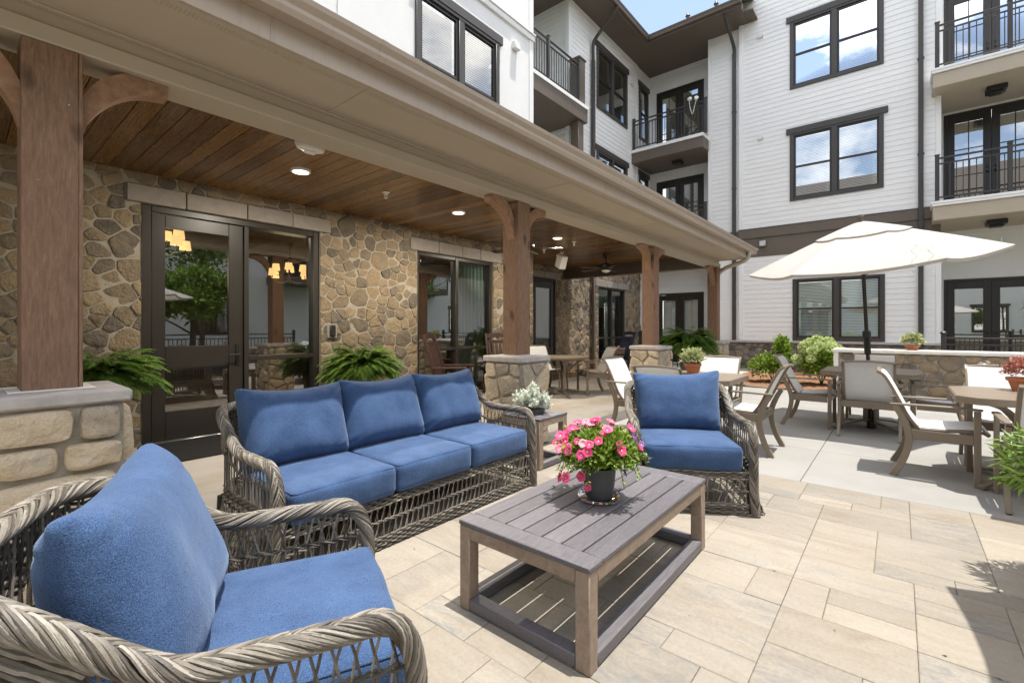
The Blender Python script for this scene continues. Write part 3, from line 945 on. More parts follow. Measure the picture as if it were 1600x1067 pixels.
def subpart(mb, name, mat, par, smooth=True):
    o = mb.build(name, mat, par, smooth)
    return o
subpart(lf, 'leaf', MAT['door_dark'], DO)
gl = MB()
for a0, a1, z0, z1, d in ((1.461, 2.086, .33, .80, -.045), (1.461, 2.086, 1.043, 2.338, -.045), (2.30, 3.11, .07, .85, -.06), (2.30, 3.11, .905, 2.485, -.06)):
    gl.quad(dm.p(a0, z0, d), dm.p(a1, z0, d), dm.p(a1, z1, d), dm.p(a0, z1, d))
subpart(gl, 'pane', MAT['glass_door'], DO, False)
hd = MB()
dm.box(hd, 2.155, 2.205, .80, 1.06, -.02, -.005, .006)
hd.tube([(2.18, 6.13, .93), (2.18, 6.06, .93)], .012, 8)
hd.tube([(2.185, 6.062, .93), (2.06, 6.062, .93)], .011, 8)
subpart(hd, 'handle', MAT['black_metal'], DO)
th = MB()
dm.box(th, 1.34, 2.24, .0, .022, -.10, .05, .004)
subpart(th, 'threshold', MAT['steel'], DO)

# big fixed window by the rockers
def fixed_window(pl, a0, a1, z0, z1, rail, par):
    f = MB()
    for q in ((a0, a0 + .065), (a1 - .065, a1), ((a0 + a1) / 2 - .035, (a0 + a1) / 2 + .035)):
        pl.box(f, q[0], q[1], z0, z1, -.18, -.01, .005)
    for c0, c1 in ((a0 + .065, (a0 + a1) / 2 - .035), ((a0 + a1) / 2 + .035, a1 - .065)):
        for q in ((z0, z0 + .06), (z1 - .06, z1), (rail - .025, rail + .025)):
            pl.box(f, c0, c1, q[0], q[1], -.16, -.014, .005)
    w = inv(f.build('window', MAT['door_dark'], par))
    g_ = MB()
    g_.quad(pl.p(a0, z0, -.08), pl.p(a1, z0, -.08), pl.p(a1, z1, -.08), pl.p(a0, z1, -.08))
    g_.build('pane', MAT['glass_door'], w, False)
    return w
W1 = fixed_window(P6, 4.875, 6.725, .065, 2.518, .875, SB)
W2 = fixed_window(P7, 12.805, 14.655, .065, 2.528, .92, SB)
def curtain(par, a0, a1, y, z0, z1, seed):
    mb = MB(); rg = random.Random(seed)
    n = 70
    G = []
    ph = [rg.uniform(0, 6) for _ in range(3)]
    for z in (z0, (z0 + z1) / 2, z1):
        G.append([(a0 + (a1 - a0) * i / n, y + .03 * math.sin(i * .55 + ph[0]) + .014 * math.sin(i * 1.7 + ph[1]), z) for i in range(n + 1)])
    mb.grid(G)
    mb.build('curtain', MAT['curtain'], par)
curtain(W1, 6.02, 6.66, 6.30, .1, 2.5, 1)
curtain(W2, 12.9, 13.75, 7.48, 1.9, 2.5, 2)
curtain(W2, 13.75, 14.6, 7.52, 1.9, 2.5, 3)
# side door on the set-back wall
D2 = french_doors(SB, P7, 9.38, 10.47, 0, 2.56, gw=.2, glow=.72, leaves=1, shade=True, glass='glass')
inv(D2)
# interior seen through the glass
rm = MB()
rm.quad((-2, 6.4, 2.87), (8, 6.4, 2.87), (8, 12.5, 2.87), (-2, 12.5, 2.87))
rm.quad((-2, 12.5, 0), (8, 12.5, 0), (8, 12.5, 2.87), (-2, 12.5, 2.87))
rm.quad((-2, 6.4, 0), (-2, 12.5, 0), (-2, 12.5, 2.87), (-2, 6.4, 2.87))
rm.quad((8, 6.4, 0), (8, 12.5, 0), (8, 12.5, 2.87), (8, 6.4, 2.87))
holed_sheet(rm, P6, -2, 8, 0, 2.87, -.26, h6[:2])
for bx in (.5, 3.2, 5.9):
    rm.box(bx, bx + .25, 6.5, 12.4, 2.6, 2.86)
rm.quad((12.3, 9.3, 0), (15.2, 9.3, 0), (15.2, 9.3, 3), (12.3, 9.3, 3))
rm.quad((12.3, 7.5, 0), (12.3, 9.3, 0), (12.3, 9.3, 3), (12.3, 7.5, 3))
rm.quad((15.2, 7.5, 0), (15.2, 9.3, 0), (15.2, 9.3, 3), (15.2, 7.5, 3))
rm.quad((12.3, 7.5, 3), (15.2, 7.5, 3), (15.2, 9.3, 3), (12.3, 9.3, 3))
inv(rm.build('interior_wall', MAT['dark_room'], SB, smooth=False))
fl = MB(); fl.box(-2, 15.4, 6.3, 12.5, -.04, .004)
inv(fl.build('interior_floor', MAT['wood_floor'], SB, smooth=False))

# upper storeys of the near wing
uw = MB()
hu = [(4.84, 6.90, 4.85, 6.86)]
holed_sheet(uw, P6, -4, 8.03, 2.885, 12, 0, hu)
uw.quad((8.03, 6.12, 2.885), (8.03, 7.2, 2.885), (8.03, 7.2, 12), (8.03, 6.12, 12))
inv(uw.build('upper_wall', MAT['white_wall'], SB, smooth=False))
tr = MB()
P6.box(tr, 3.46, 3.64, 3.4, 12, 0, .022, .004)
P6.box(tr, 7.90, 8.045, 3.4, 12, 0, .018, .004)
P6.box(tr, 3.64, 8.07, 7.44, 7.56, 0, .045, .008)
P6.box(tr, 3.64, 8.08, 7.56, 7.60, 0, .07, .006)
inv(tr.build('trim', MAT['white_siding'], SB))
inv(dh_window(SB, P6, 4.84, 6.90, 4.85, 6.86, 'glass', split=.42))
bx_ = MB()                                     # small white exhaust hood
P6.box(bx_, 7.32, 7.50, 6.98, 7.14, 0, .10, .012)
inv(bx_.build('exhaust_hood', MAT['white_siding'], SB))

# set-back wing: siding, windows, balconies
sd = MB()
hs = [(12.68, 14.78, 4.86, 6.74), (12.68, 14.78, 8.05, 9.95), (15.72, 16.5, 8.05, 9.95), (15.72, 16.5, 4.86, 6.74)]
siding(sd, P7, 11.16, 16.7, 3.4, 10.6, hs, .145)
SX = Pl((11.16, 0, 0), (0, 1, 0), (-1, 0, 0))
siding(sd, SX, 7.2, 8.9, 3.4, 10.6, (), .145, 5)
siding(sd, YW(8.7), 8.03, 11.16, 3.4, 10.6, [(8.63, 10.27, 4.1, 6.57), (8.63, 10.27, 7.4, 9.87)], .145, 6)
inv(sd.build('siding_wall', MAT['white_siding'], SB, smooth=False))
ct = MB()
ct.box(11.10, 11.24, 7.165, 7.30, 3.4, 10.6, .006)
inv(ct.build('corner_board', MAT['white_siding'], SB))
ct = MB()
P7.box(ct, 15.52, 15.64, 3.4, 10.6, 0, .03, .004)
inv(ct.build('corner_board', MAT['white_siding'], SB))
ct = MB()
P7.box(ct, 11.24, 15.52, 10.40, 10.6, 0, .032, .004)
inv(ct.build('trim', MAT['white_siding'], SB))
inv(dh_window(SB, P7, 12.68, 14.78, 4.86, 6.74))
inv(dh_window(SB, P7, 12.68, 14.78, 8.05, 9.95, split=.5))
inv(dh_window(SB, P7, 15.72, 16.5, 8.05, 9.95, mull=False))
inv(dh_window(SB, P7, 15.72, 16.5, 4.86, 6.74, mull=False))
inv(french_doors(SB, YW(8.7), 8.6, 10.3, 4.12, 6.6))
inv(french_doors(SB, YW(8.7), 8.6, 10.3, 7.42, 9.9))
for zt in (4.12, 7.42):
    b = MB()
    b.box(8.035, 11.34, 6.70, 8.7, zt - .46, zt - .10, .006)
    bal = inv(b.build('balcony', MAT['brown_trim'], SB))
    e = MB(); e.box(8.035, 11.36, 6.675, 8.69, zt - .098, zt, .006)
    e.build('edge_board', MAT['white_siding'], bal)
    railing_mb((8.08, 6.76), (10.95, 6.76), zt, zt + 1.07, 1.45).build('railing', MAT['rail_dark'], bal)
    c = MB(); c.box(10.93, 11.24, 6.72, 7.02, zt, zt + 1.22, .008); c.box(10.90, 11.27, 6.69, 7.05, zt + 1.22, zt + 1.27, .01)
    if zt > 5: c.box(10.95, 11.22, 6.76, 7.02, zt - 2.05, zt - .46, .008)
    c.build('column', MAT['brown_trim'], bal)
ev = MB()
ev.box(6.9, 14.55, 6.38, 9.4, 10.6, 10.64)
ev.box(14.55, 19, 6.40, 9.4, 10.602, 10.64)
inv(ev.build('soffit', MAT['brown_trim'], SB))
gt = MB()
def gutter_profile(s):       # K-style section: (out, up)
    return [(0, 0), (.085 * s, 0), (.10 * s, .03 * s), (.10 * s, .055 * s), (.125 * s, .085 * s), (.13 * s, .115 * s), (.118 * s, .115 * s), (.115 * s, .095 * s), (0, .095 * s)]
gt.prism(gutter_profile(1.15), (6.9, 6.38, 10.62), (0, -1, 0), (0, 0, 1), (1, 0, 0), 0, 7.68)
gt.box(6.9, 14.55, 6.37, 6.40, 10.56, 10.76)
inv(gt.build('gutter', MAT['brown_trim'], SB))
rf = MB()
rf.add([(6.9, 6.36, 10.765), (14.5, 6.36, 10.765), (17, 10.5, 12.6), (6.9, 10.5, 12.6)], [(0, 1, 2, 3)])
inv(rf.build('roof', MAT['shingle'], SB, smooth=False))
ds = MB()
ds.tube(spline([(12.35, 6.30, 10.60), (12.35, 6.42, 10.45), (12.35, 6.98, 10.0), (12.35, 7.10, 9.8), (12.35, 7.10, 9.3)], 24), .05, 8)
ds.box(12.30, 12.40, 7.05, 7.15, 3.2, 9.35, .01)
inv(ds.build('downspout', MAT['dark_trim'], SB))
ds = MB(); ds.box(12.30, 12.40, 7.04, 7.14, 0, 3.0, .01)
inv(ds.build('downspout', MAT['brown_trim'], SB))
cm = MB(); P7.box(cm, 14.98, 15.08, 9.72, 9.80, .02, .14, .01); P7.box(cm, 15.13, 15.23, 9.68, 9.76, .02, .14, .01)
inv(cm.build('security_camera', MAT['white_plastic'], SB))

# ---------------------------------------------------------------- white-sided building on the right
WB = thing('white_sided_building', 'white lap-sided building with stacked balconies on the right, facing the patio', 'building', (15.7, 0, 0))
PF = XW(15.62)
PS = XW(15.72)
PR = XW(16.7)
PD = XW(17.0)
sd = MB()
hf = [(.31, 2.45, 4.93, 6.87), (.31, 2.45, 8.18, 10.12), (.285, 2.38, .885, 2.66)]
siding(sd, PF, -.78, 3.80, 4.27, 12.6, hf, .142, 2)
siding(sd, PF, -.78, 3.80, .86, 3.40, hf, .142, 3)
siding(sd, PS, 3.80, 4.75, 4.0, 10.6, (), .142, 4)
siding(sd, PS, 3.80, 4.75, .86, 4.0, (), .142, 4)
hr = [(5.25, 6.89, 0, 2.47), (5.25, 6.89, 4.1, 6.59), (5.25, 6.89, 7.4, 9.89)]
siding(sd, PR, 4.75, 7.2, 0, 10.6, hr, .142, 6)
siding(sd, P7, 15.85, 16.72, 0, 3.4, (), .142, 9)
siding(sd, PD, -6, -.75, 0, 12.6, [(-2.69, -.95, 0, 2.5), (-2.69, -.95, 4.26, 6.89), (-2.69, -.95, 7.42, 10.05)], .142, 7)
sd.quad((15.74, 4.75, 0), (16.7, 4.75, 0), (16.7, 4.75, 10.6), (15.74, 4.75, 10.6))
sd.quad((15.64, -.76, 0), (17.0, -.76, 0), (17.0, -.76, 12.6), (15.64, -.76, 12.6))
sd.quad((15.64, 3.79, 0), (15.9, 3.79, 0), (15.9, 3.79, 12.6), (15.64, 3.79, 12.6))
inv(sd.build('siding_wall', MAT['white_siding'], WB, smooth=False))
for pl, a0, a1, z0, z1 in ((PF, 3.72, 3.83, .86, 3.398), (PF, 3.72, 3.83, 4.272, 12.6), (PF, -.80, -.70, .86, 3.398), (PF, -.80, -.70, 4.272, 12.6), (PS, 4.67, 4.78, .86, 10.6)):
    ct = MB()
    pl.box(ct, a0, a1, z0, z1, -.01, .030, .004)
    inv(ct.build('corner_board', MAT['white_siding'], WB))
bd = MB()
PF.box(bd, -.79, 3.82, 3.40, 3.97, -.02, .024)
PF.box(bd, -.80, 3.83, 3.97, 4.25, -.02, .06, .006)
PF.box(bd, -.80, 3.83, 4.25, 4.27, -.02, .075, .004)
PS.box(bd, 3.83, 4.75, 3.97, 4.25, -.02, .05, .006)
inv(bd.build('belt_board', MAT['brown_trim'], WB))
for z0, z1, sp in ((4.93, 6.87, .5), (8.18, 10.12, .5)):
    inv(dh_window(WB, PF, .31, 2.45, z0, z1, split=sp))
inv(dh_window(WB, PF, .285, 2.38, .885, 2.66, 'glass', head=False, split=.5))
st = MB()
stones(st, XW(15.60), voronoi_cells(-.8, 4.75, -.05, .80, .11, .28, 1.15, 15), (), seed=5, depth=.032)
inv(st.build('stone_base', MAT['stone_grey'], WB))
mo = MB(); mo.box(15.60, 16.2, -.8, 4.75, -.1, .80)
inv(mo.build('mortar_joints', MAT['mortar_dark'], WB, smooth=False))
cp = MB(); cp.box(15.50, 15.70, -.82, 4.77, .80, .862, .01)
inv(cp.build('water_table', MAT['cap'], WB))
for k, (z0, z1) in enumerate(((0, 2.5), (4.12, 6.62), (7.42, 9.92))):
    inv(french_doors(WB, PR, 5.22, 6.92, z0, z1, grid=(k > 0), glow=.3 if k else .45, shade=(k == 0)))
for k, (z0, z1) in enumerate(((0, 2.53), (4.27, 6.92), (7.43, 10.08))):
    inv(french_doors(WB, PD, -2.72, -.92, z0, z1, grid=(k > 0), glow=.3 if k else .55, glass='glass_sky'))
for zt in (4.12, 7.42):
    b = MB(); b.box(15.14, 16.69, 4.76, 7.19, zt - .44, zt - .10, .006)
    bal = inv(b.build('balcony', MAT['brown_trim'], WB))
    e = MB(); e.box(15.10, 16.69, 4.74, 7.19, zt - .098, zt, .006)
    e.build('edge_board', MAT['white_siding'], bal)
    railing_mb((15.20, 7.12), (15.20, 4.70), zt, zt + 1.04, 1.2, .11).build('railing', MAT['rail_dark'], bal)
    l = MB(); l.box(15.75, 16.05, 5.7, 6.0, zt - .56, zt - .445, .01)
    l.build('ceiling_lamp', MAT['black_metal'], bal)
for zt in (4.26, 7.43):
    b = MB(); b.box(15.0, 16.99, -5.6, -.62, zt - .45, zt - .12, .006)
    bal = inv(b.build('balcony', MAT['taupe'], WB))
    e = MB(); e.box(14.96, 16.99, -5.6, -.60, zt - .118, zt - .062, .006); e.box(14.95, 16.99, -5.6, -.59, zt - .060, zt, .006)
    e.build('edge_board', MAT['white_siding'], bal)
    railing_mb((15.06, -.70), (15.06, -5.5), zt, zt + 1.05, 1.3, .11).build('railing', MAT['rail_dark'], bal)
    l = MB(); l.box(15.7, 16.05, -1.95, -1.6, zt - .57, zt - .455, .01); l.box(15.76, 15.99, -1.89, -1.66, zt - .62, zt - .57, .01)
    l.build('ceiling_lamp', MAT['black_metal'], bal)
ev = MB()
ev.box(14.55, 17.2, 3.55, 6.40, 10.6, 10.64)
ev.box(15.0, 17.2, 3.3, 3.54, 10.6, 10.64)
inv(ev.build('soffit', MAT['brown_trim'], WB))
gt = MB()
gt.prism(gutter_profile(1.15), (14.55, 3.50, 10.62), (-1, 0, 0), (0, 0, 1), (0, 1, 0), 0, 2.75)
gt.box(14.54, 14.57, 3.50, 6.39, 10.56, 10.76)
inv(gt.build('gutter', MAT['brown_trim'], WB))
rf = MB()
rf.add([(14.54, 3.4, 10.765), (14.54, 6.36, 10.765), (17.2, 10.5, 12.6), (18.6, 3.4, 12.6)], [(0, 1, 2, 3)])
inv(rf.build('roof', MAT['shingle'], WB, smooth=False))
vp = MB()
for y in (5.4, 4.5):
    vp.lathe([(.05, 0), (.05, .5), (.08, .5), (.03, .62)], 10, (15.6, y, 11.1))
vp.box(15.5, 15.75, 4.85, 5.1, 11.15, 11.45, .02)
inv(vp.build('roof_vent', MAT['dark_trim'], WB))
def spout(y, px, z0, z1, mat, elbow):
    d = MB()
    d.box(px - .115, px - .015, y - .05, y + .05, z0, z1, .01)
    if elbow:
        d.tube(spline([(px - .065, y, z1 - .1), (px - .065, y, z1 + .15), (px - .4, y, z1 + .35), (px - 1.0, y, z1 + .62), (px - 1.13, y, z1 + .80)], 24), .05, 8)
    for zz in np.arange(z0 + .8, z1, 2.4):
        d.box(px - .12, px + .0, y - .065, y + .065, zz, zz + .03)
    inv(d.build('downspout', mat, WB))
spout(3.98, 15.72, 0, 9.85, MAT['dark_trim'], True)
spout(-.42, 15.62, .0, 12.5, MAT['dark_trim'], False)
for y, z in ((3.15, 6.93), (3.15, 10.0)):
    vt = MB()
    PF.box(vt, y, y + .14, z, z + .10, .0, .085, .008)
    inv(vt.build('exhaust_hood', MAT['white_plastic'], WB))
fl_ = MB(); PF.box(fl_, 3.06, 3.24, 3.70, 3.86, .02, .14, .01)
inv(fl_.build('wall_lamp', MAT['steel'], WB))
# ---------------------------------------------------------------- covered porch
PO = thing('covered_porch', 'long taupe porch roof on timber posts and stone piers with a plank ceiling', 'porch', (0, 3.2, 0))
XL, XR = -4.2, 11.05
bm = MB()
bm.box(XL, XR, 3.095, 3.345, 2.60, 2.688, .006)
bm.box(XL, XR, 3.125, 3.330, 2.688, 2.90, .004)
inv(bm.build('beam', MAT['taupe'], PO))
bm = MB(); bm.box(XR - .22, XR, 3.347, 7.17, 2.60, 2.90, .006)
inv(bm.build('end_beam', MAT['brown_trim'], PO))
sf = MB()
sf.box(XL, XR + .06, 2.560, 3.124, 2.768, 2.785)
sf.box(XL, XR + .06, 3.085, 3.124, 2.757, 2.768, .003)       # channel along the wall side
for x in np.arange(XL + 1.0, XR, 2.44):
    sf.box(x - .004, x + .004, 2.565, 3.08, 2.7645, 2.768)
# perforated vent strip
for i in range(0, 760):
    x = XL + 2.0 + i * .0175
    if x > 9: break
    for k in range(3):
        y = 2.62 + k * .016 + (.008 if i % 2 else 0)
        sf.box(x - .0032, x + .0032, y - .0032, y + .0032, 2.7655, 2.768)
inv(sf.build('soffit', MAT['taupe'], PO))
fa = MB()
fa.box(XL, XR + .08, 2.54, 2.562, 2.755, 2.98, .003)
for x in (1.06, 4.7, 8.3):
    fa.box(x, x + .004, 2.537, 2.540, 2.757, 2.9)
fa.box(XR + .06, XR + .085, 2.562, 7.1, 2.757, 2.98, .003)
inv(fa.build('fascia', MAT['gutter'], PO))
gt = MB()
gt.prism(gutter_profile(.98), (XL, 2.538, 2.888), (0, -1, 0), (0, 0, 1), (1, 0, 0), 0, 11.46 - XL)
for x in (-1.4, 1.66, 4.9, 7.9, 10.6):                       # overlapped section joints
    gt.prism(gutter_profile(1.0), (x, 2.538, 2.886), (0, -1, 0), (0, 0, 1), (1, 0, 0), 0, .045)
inv(gt.build('gutter', MAT['gutter'], PO, angle=20))
rf = MB()
V = [(XL, 2.47, 2.99), (11.42, 2.47, 2.99), (11.42, 7.18, 4.02), (XL, 7.18, 4.02)]
V += [(x, y, z + .03) for x, y, z in V]
rf.add(V, [(0, 3, 2, 1), (4, 5, 6, 7), (0, 1, 5, 4), (1, 2, 6, 5), (2, 3, 7, 6), (3, 0, 4, 7)])
inv(rf.build('roof', MAT['shingle'], PO, smooth=False))
gb = MB()
gb.add([(11.12, 2.56, 2.78), (11.12, 7.1, 2.78), (11.12, 7.1, 3.97), (11.12, 2.56, 2.985)], [(0, 1, 2, 3)])
inv(gb.build('gable_board', MAT['taupe'], PO, smooth=False))
ds = MB()
ds.tube(spline([(10.98, 2.50, 2.89), (10.98, 2.50, 2.80), (10.98, 2.60, 2.70), (10.99, 2.95, 2.585), (11.0, 3.0, 2.56), (11.09, 3.12, 2.50), (11.10, 3.2, 2.2), (11.10, 3.2, 1.0), (11.10, 3.2, .05)], 50), .045, 8)
inv(ds.build('downspout', MAT['taupe'], PO))

pk = MB(); rg = random.Random(8)
x = XL
while x < XR - .2:
    w = .140
    x1 = min(x + w, XR - .22)
    y = 3.33
    while y < 7.18:
        L = rg.uniform(2.2, 4.2)
        y1 = min(7.19, y + L)
        if not (x1 < 8.04 and y > 6.13):
            ye = min(y1, 6.128) if x1 < 8.04 else y1
            z = 2.874 + rg.uniform(-.0012, .0012)
            c = .005
            V = [(x + .0015, y + .001, z + c + .01), (x1 - .0015, y + .001, z + c + .01), (x1 - .0015, ye - .001, z + c + .01), (x + .0015, ye - .001, z + c + .01),
                 (x + .0015, y + .001, z + c), (x1 - .0015, y + .001, z + c), (x1 - .0015, ye - .001, z + c), (x + .0015, ye - .001, z + c),
                 (x + c, y + .001, z), (x1 - c, y + .001, z), (x1 - c, ye - .001, z), (x + c, ye - .001, z)]
            F = [(11, 10, 9, 8)]
            for k in range(4):
                F += [(4 + k, 4 + (k + 1) % 4, (k + 1) % 4, k), (8 + k, 8 + (k + 1) % 4, 4 + (k + 1) % 4, 4 + k)]
            pk.add(V, F, rg.random())
        y = y1
    x += w
inv(pk.build('plank_ceiling', MAT['plank'], PO, smooth=False))

post_x = [-3.30, .297, 3.92, 7.475, 10.93]
for pi, px in enumerate(post_x):
    p = MB(); rg = random.Random(pi)
    hw = .106
    y0, y1 = 3.10, 3.31
    p.box(px - hw, px + hw - .017, y0, y0 + .02, .955, 2.598, .003, .3)            # front board
    p.box(px + hw - .016, px + hw, y0 + .001, y1, .955, 2.598, .003, .7)           # side boards lap it
    p.box(px - hw, px - hw + .018, y0 + .0205, y1, .955, 2.598, .003, .1)
    p.box(px - hw + .018, px + hw - .016, y0 + .02, y1 - .002, .955, 2.598, 0, .2)
    post = inv(p.build('post', MAT['post'], PO))
    for s in (-1, 1):
        if s > 0 and pi == 4: continue
        b = MB()
        up = spline([(0, -.20), (.035, -.125), (.085, -.055), (.17, 0)], 9)[:, :2] if False else [tuple(q[:2]) for q in spline([(0, -.20, 0), (.035, -.125, 0), (.09, -.055, 0), (.17, 0, 0)], 9)]
        lo = [tuple(q[:2]) for q in spline([(0, -.40, 0), (.028, -.31, 0), (.08, -.22, 0), (.16, -.135, 0), (.25, -.085, 0), (.36, -.062, 0)], 15)]
        poly = up + [(.36, 0)] + lo[::-1]
        b.prism(poly, (px + s * hw, 3.205, 2.597), (s, 0, 0), (0, 0, 1), (0, 1, 0), -.055, .045, .5)
        b.build('brace', MAT['brace'], post)
    # stone pier with cap
    q = MB()
    hp = .225
    z1 = .885
    for fc, pl, a0, a1 in (('f', YW(3.2 - hp), px - hp, px + hp), ('l', XW(px - hp), 3.2 - hp, 3.2 + hp), ('r', Pl((px + hp, 0, 0), (0, 1, 0), (1, 0, 0)), 3.2 - hp, 3.2 + hp), ('b', Pl((0, 3.2 + hp, 0), (1, 0, 0), (0, 1, 0)), px - hp, px + hp)):
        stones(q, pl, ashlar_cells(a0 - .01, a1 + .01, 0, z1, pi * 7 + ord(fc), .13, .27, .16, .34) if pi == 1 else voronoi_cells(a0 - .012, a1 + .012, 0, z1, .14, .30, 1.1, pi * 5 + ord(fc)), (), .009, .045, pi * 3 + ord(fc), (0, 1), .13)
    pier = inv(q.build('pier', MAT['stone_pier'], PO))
    c = MB(); c.box(px - hp - .012, px + hp + .012, 3.2 - hp - .012, 3.2 + hp + .012, -.02, z1 + .001)
    c.build('mortar_core', MAT['mortar'], pier, False)
    c = MB()
    n = 14
    hc = .268
    c.box(px - hc, px + hc, 3.2 - hc, 3.2 + hc, z1 + .002, .950, .012)
    c.build('cap', MAT['cap'], pier)
    c = MB(); c.box(px - .15, px + .15, 3.2 - .13, 3.2 + .14, .9505, .9575, .002)
    c.build('flashing', MAT['white_plastic'], pier)

def ceiling_light(x, y, label):
    t = thing('ceiling_light', label, 'ceiling light', (x, y, 2.872), 0, 'round lights in the plank ceiling')
    a = MB(); a.lathe([(.098, 0), (.098, -.018), (.092, -.026), (.078, -.026), (.078, -.004)], 32)
    a.build('trim_ring', MAT['white_plastic'], t)
    a = MB(); a.lathe([(.077, -.005), (.077, -.020), (.05, -.023), (.001, -.024)], 32)
    a.build('lens', MAT['lamp'], t)
    l = bpy.data.lights.new('lamp', 'AREA'); l.shape = 'DISK'; l.size = .15; l.energy = 40; l.color = (1, .90, .74)
    o = bpy.data.objects.new('lamp', l); COL.objects.link(o); o.parent = t; o.location = (0, 0, -.03)
ceiling_light(2.273, 4.73, 'lit round ceiling light above the entrance door, nearest of the row')
ceiling_light(4.50, 4.73, 'lit round ceiling light just left of the second timber post')
ceiling_light(6.918, 4.71, 'lit round ceiling light right of the second post, beside the dark fan blades')

def sprinkler(x, y, label):
    t = thing('sprinkler_head', label, 'sprinkler', (x, y, 2.873), 0, 'white sprinkler heads in the plank ceiling')
    a = MB(); a.lathe([(.045, 0), (.045, -.006), (.03, -.012), (.014, -.03), (.012, -.045), (.004, -.05)], 16)
    a.build('body', MAT['white_plastic'], t)
    a = MB(); a.tube([(-.02, 0, -.03), (-.022, 0, -.055), (0, 0, -.07), (.022, 0, -.055), (.02, 0, -.03)], .004, 6); a.lathe([(.022, -.07), (.022, -.074), (.001, -.075)], 12)
    a.build('deflector', MAT['white_plastic'], t)
sprinkler(3.305, 4.73, 'small white sprinkler between the first two ceiling lights')
sprinkler(7.481, 4.715, 'small white sprinkler above and right of the white speaker')
sprinkler(7.817, 5.658, 'small white sprinkler left of the white speaker near the stone wall')

t = thing('exit_lamp', 'white oval emergency lamp on the plank ceiling, half hidden by the beam', 'emergency lamp', (2.0, 3.99, 2.873))
a = MB(); a.lathe([(.13, 0), (.135, -.03), (.12, -.055), (.08, -.07), (.001, -.073)], 28, sy=.5)
a.build('housing', MAT['white_plastic'], t)
a = MB(); a.box(-.05, .05, -.03, .03, -.09, -.068, .01); a.build('lens', MAT['fan_lamp'], t)

t = thing('loudspeaker', 'white angular loudspeaker tilted down from the plank ceiling', 'speaker', (8.37, 5.6, 2.873), R(150))
a = MB(); a.M = rotM((0, .03, -.20), R(-28))
a.prism([(-.10, -.09), (.10, -.09), (.07, .10), (-.07, .10)], (0, 0, 0), (1, 0, 0), (0, 1, 0), (0, 0, 1), -.14, .14)
a.build('cabinet', MAT['white_plastic'], t)
a = MB(); a.M = rotM((0, .03, -.20), R(-28)); a.box(-.088, .088, -.098, -.091, -.125, .125, .004)
a.build('grille', MAT['white_siding'], t)
a = MB(); a.tube([(-.11, .02, -.19), (-.115, .02, -.06), (0, .02, -.03), (.115, .02, -.06), (.11, .02, -.19)], .009, 6); a.lathe([(.05, 0), (.05, -.012), (.02, -.03), (.012, -.05)], 16, (0, .02, 0))
a.build('bracket', MAT['white_plastic'], t)

def fan(x, y, rz, label):
    t = thing('ceiling_fan', label, 'ceiling fan', (x, y, 2.873), rz, 'dark ceiling fans under the porch')
    a = MB(); a.lathe([(.075, 0), (.075, -.02), (.06, -.06), (.03, -.085), (.016, -.09), (.016, -.20), (.03, -.205)], 20)
    a.build('downrod', MAT['black_metal'], t)
    a = MB(); a.lathe([(.03, -.20), (.12, -.215), (.165, -.24), (.17, -.29), (.13, -.315), (.09, -.33), (.085, -.35)], 28)
    a.build('motor', MAT['black_metal'], t)
    a = MB(); a.lathe([(.086, -.345), (.10, -.355), (.085, -.385), (.04, -.402), (.001, -.406)], 24)
    a.build('light_bowl', MAT['fan_lamp'], t)
    for k in range(5):
        an = k * 2 * math.pi / 5
        a = MB(); a.M = Matrix.Rotation(an, 4, 'Z') @ Matrix.Translation((0, 0, -.315)) @ Matrix.Rotation(R(11), 4, 'X')
        a.box(.12, .24, -.018, .018, -.004, .004, .002)
        a.add([(.20, -.05, .004), (.60, -.07, .004), (.66, -.05, .004), (.67, .05, .004), (.60, .07, .004), (.20, .05, .004), (.20, -.05, -.004), (.60, -.07, -.004), (.66, -.05, -.004), (.67, .05, -.004), (.60, .07, -.004), (.20, .05, -.004)],
              [(0, 1, 2, 3, 4, 5), (11, 10, 9, 8, 7, 6)] + [(i, i + 6, (i + 1) % 6 + 6, (i + 1) % 6) for i in range(6)])
        a.build('blade', MAT['door_dark'], t)
    return t
fan(6.0, 4.75, .35, 'ceiling fan mostly hidden behind the second post, only its dark blades showing')
fan(9.25, 5.0, .2, 'dark ceiling fan with a pale light bowl between the second and third posts')

t = thing('flood_light', 'small twin flood light high on the stone wall right of the side door', 'wall light', (11.05, 7.15, 2.40))
a = MB(); a.lathe([(.06, 0), (.06, .02), (.03, .03)], 16); a.M = rotM((0, 0, 0), R(90)); a.V = []; a.L = []; a.N = []; a.A = []; a.n = 0
a.lathe([(.065, 0), (.065, .03), (.03, .045), (.02, .08)], 16); a.build('base', MAT['white_plastic'], t)
for s in (-1, 1):
    a = MB(); a.M = rotM((s * .08, -.12, -.01), R(70), 0, s * .4); a.lathe([(.02, .05), (.045, .04), (.055, -.05), (.05, -.055), (.045, -.04), (.001, -.03)], 16)
    a.build('lamp_head', MAT['white_plastic'], t)

t = thing('card_reader', 'black card reader on a white plate beside the entrance door', 'card reader', (3.36, 6.075, 1.205))
a = MB(); a.box(-.075, .075, -.012, .01, -.10, .10, .006); a.build('plate', MAT['lintel'], t)
a = MB(); a.box(-.042, .042, -.035, -.012, -.08, .08, .012); a.build('reader', MAT['black_metal'], t)

a = MB(); a.box(1.20, 2.60, 5.13, 6.06, .0, .014, .004)
tag(a.build('doormat', MAT['mat']), 'large black rubber doormat in front of the entrance door', 'doormat')

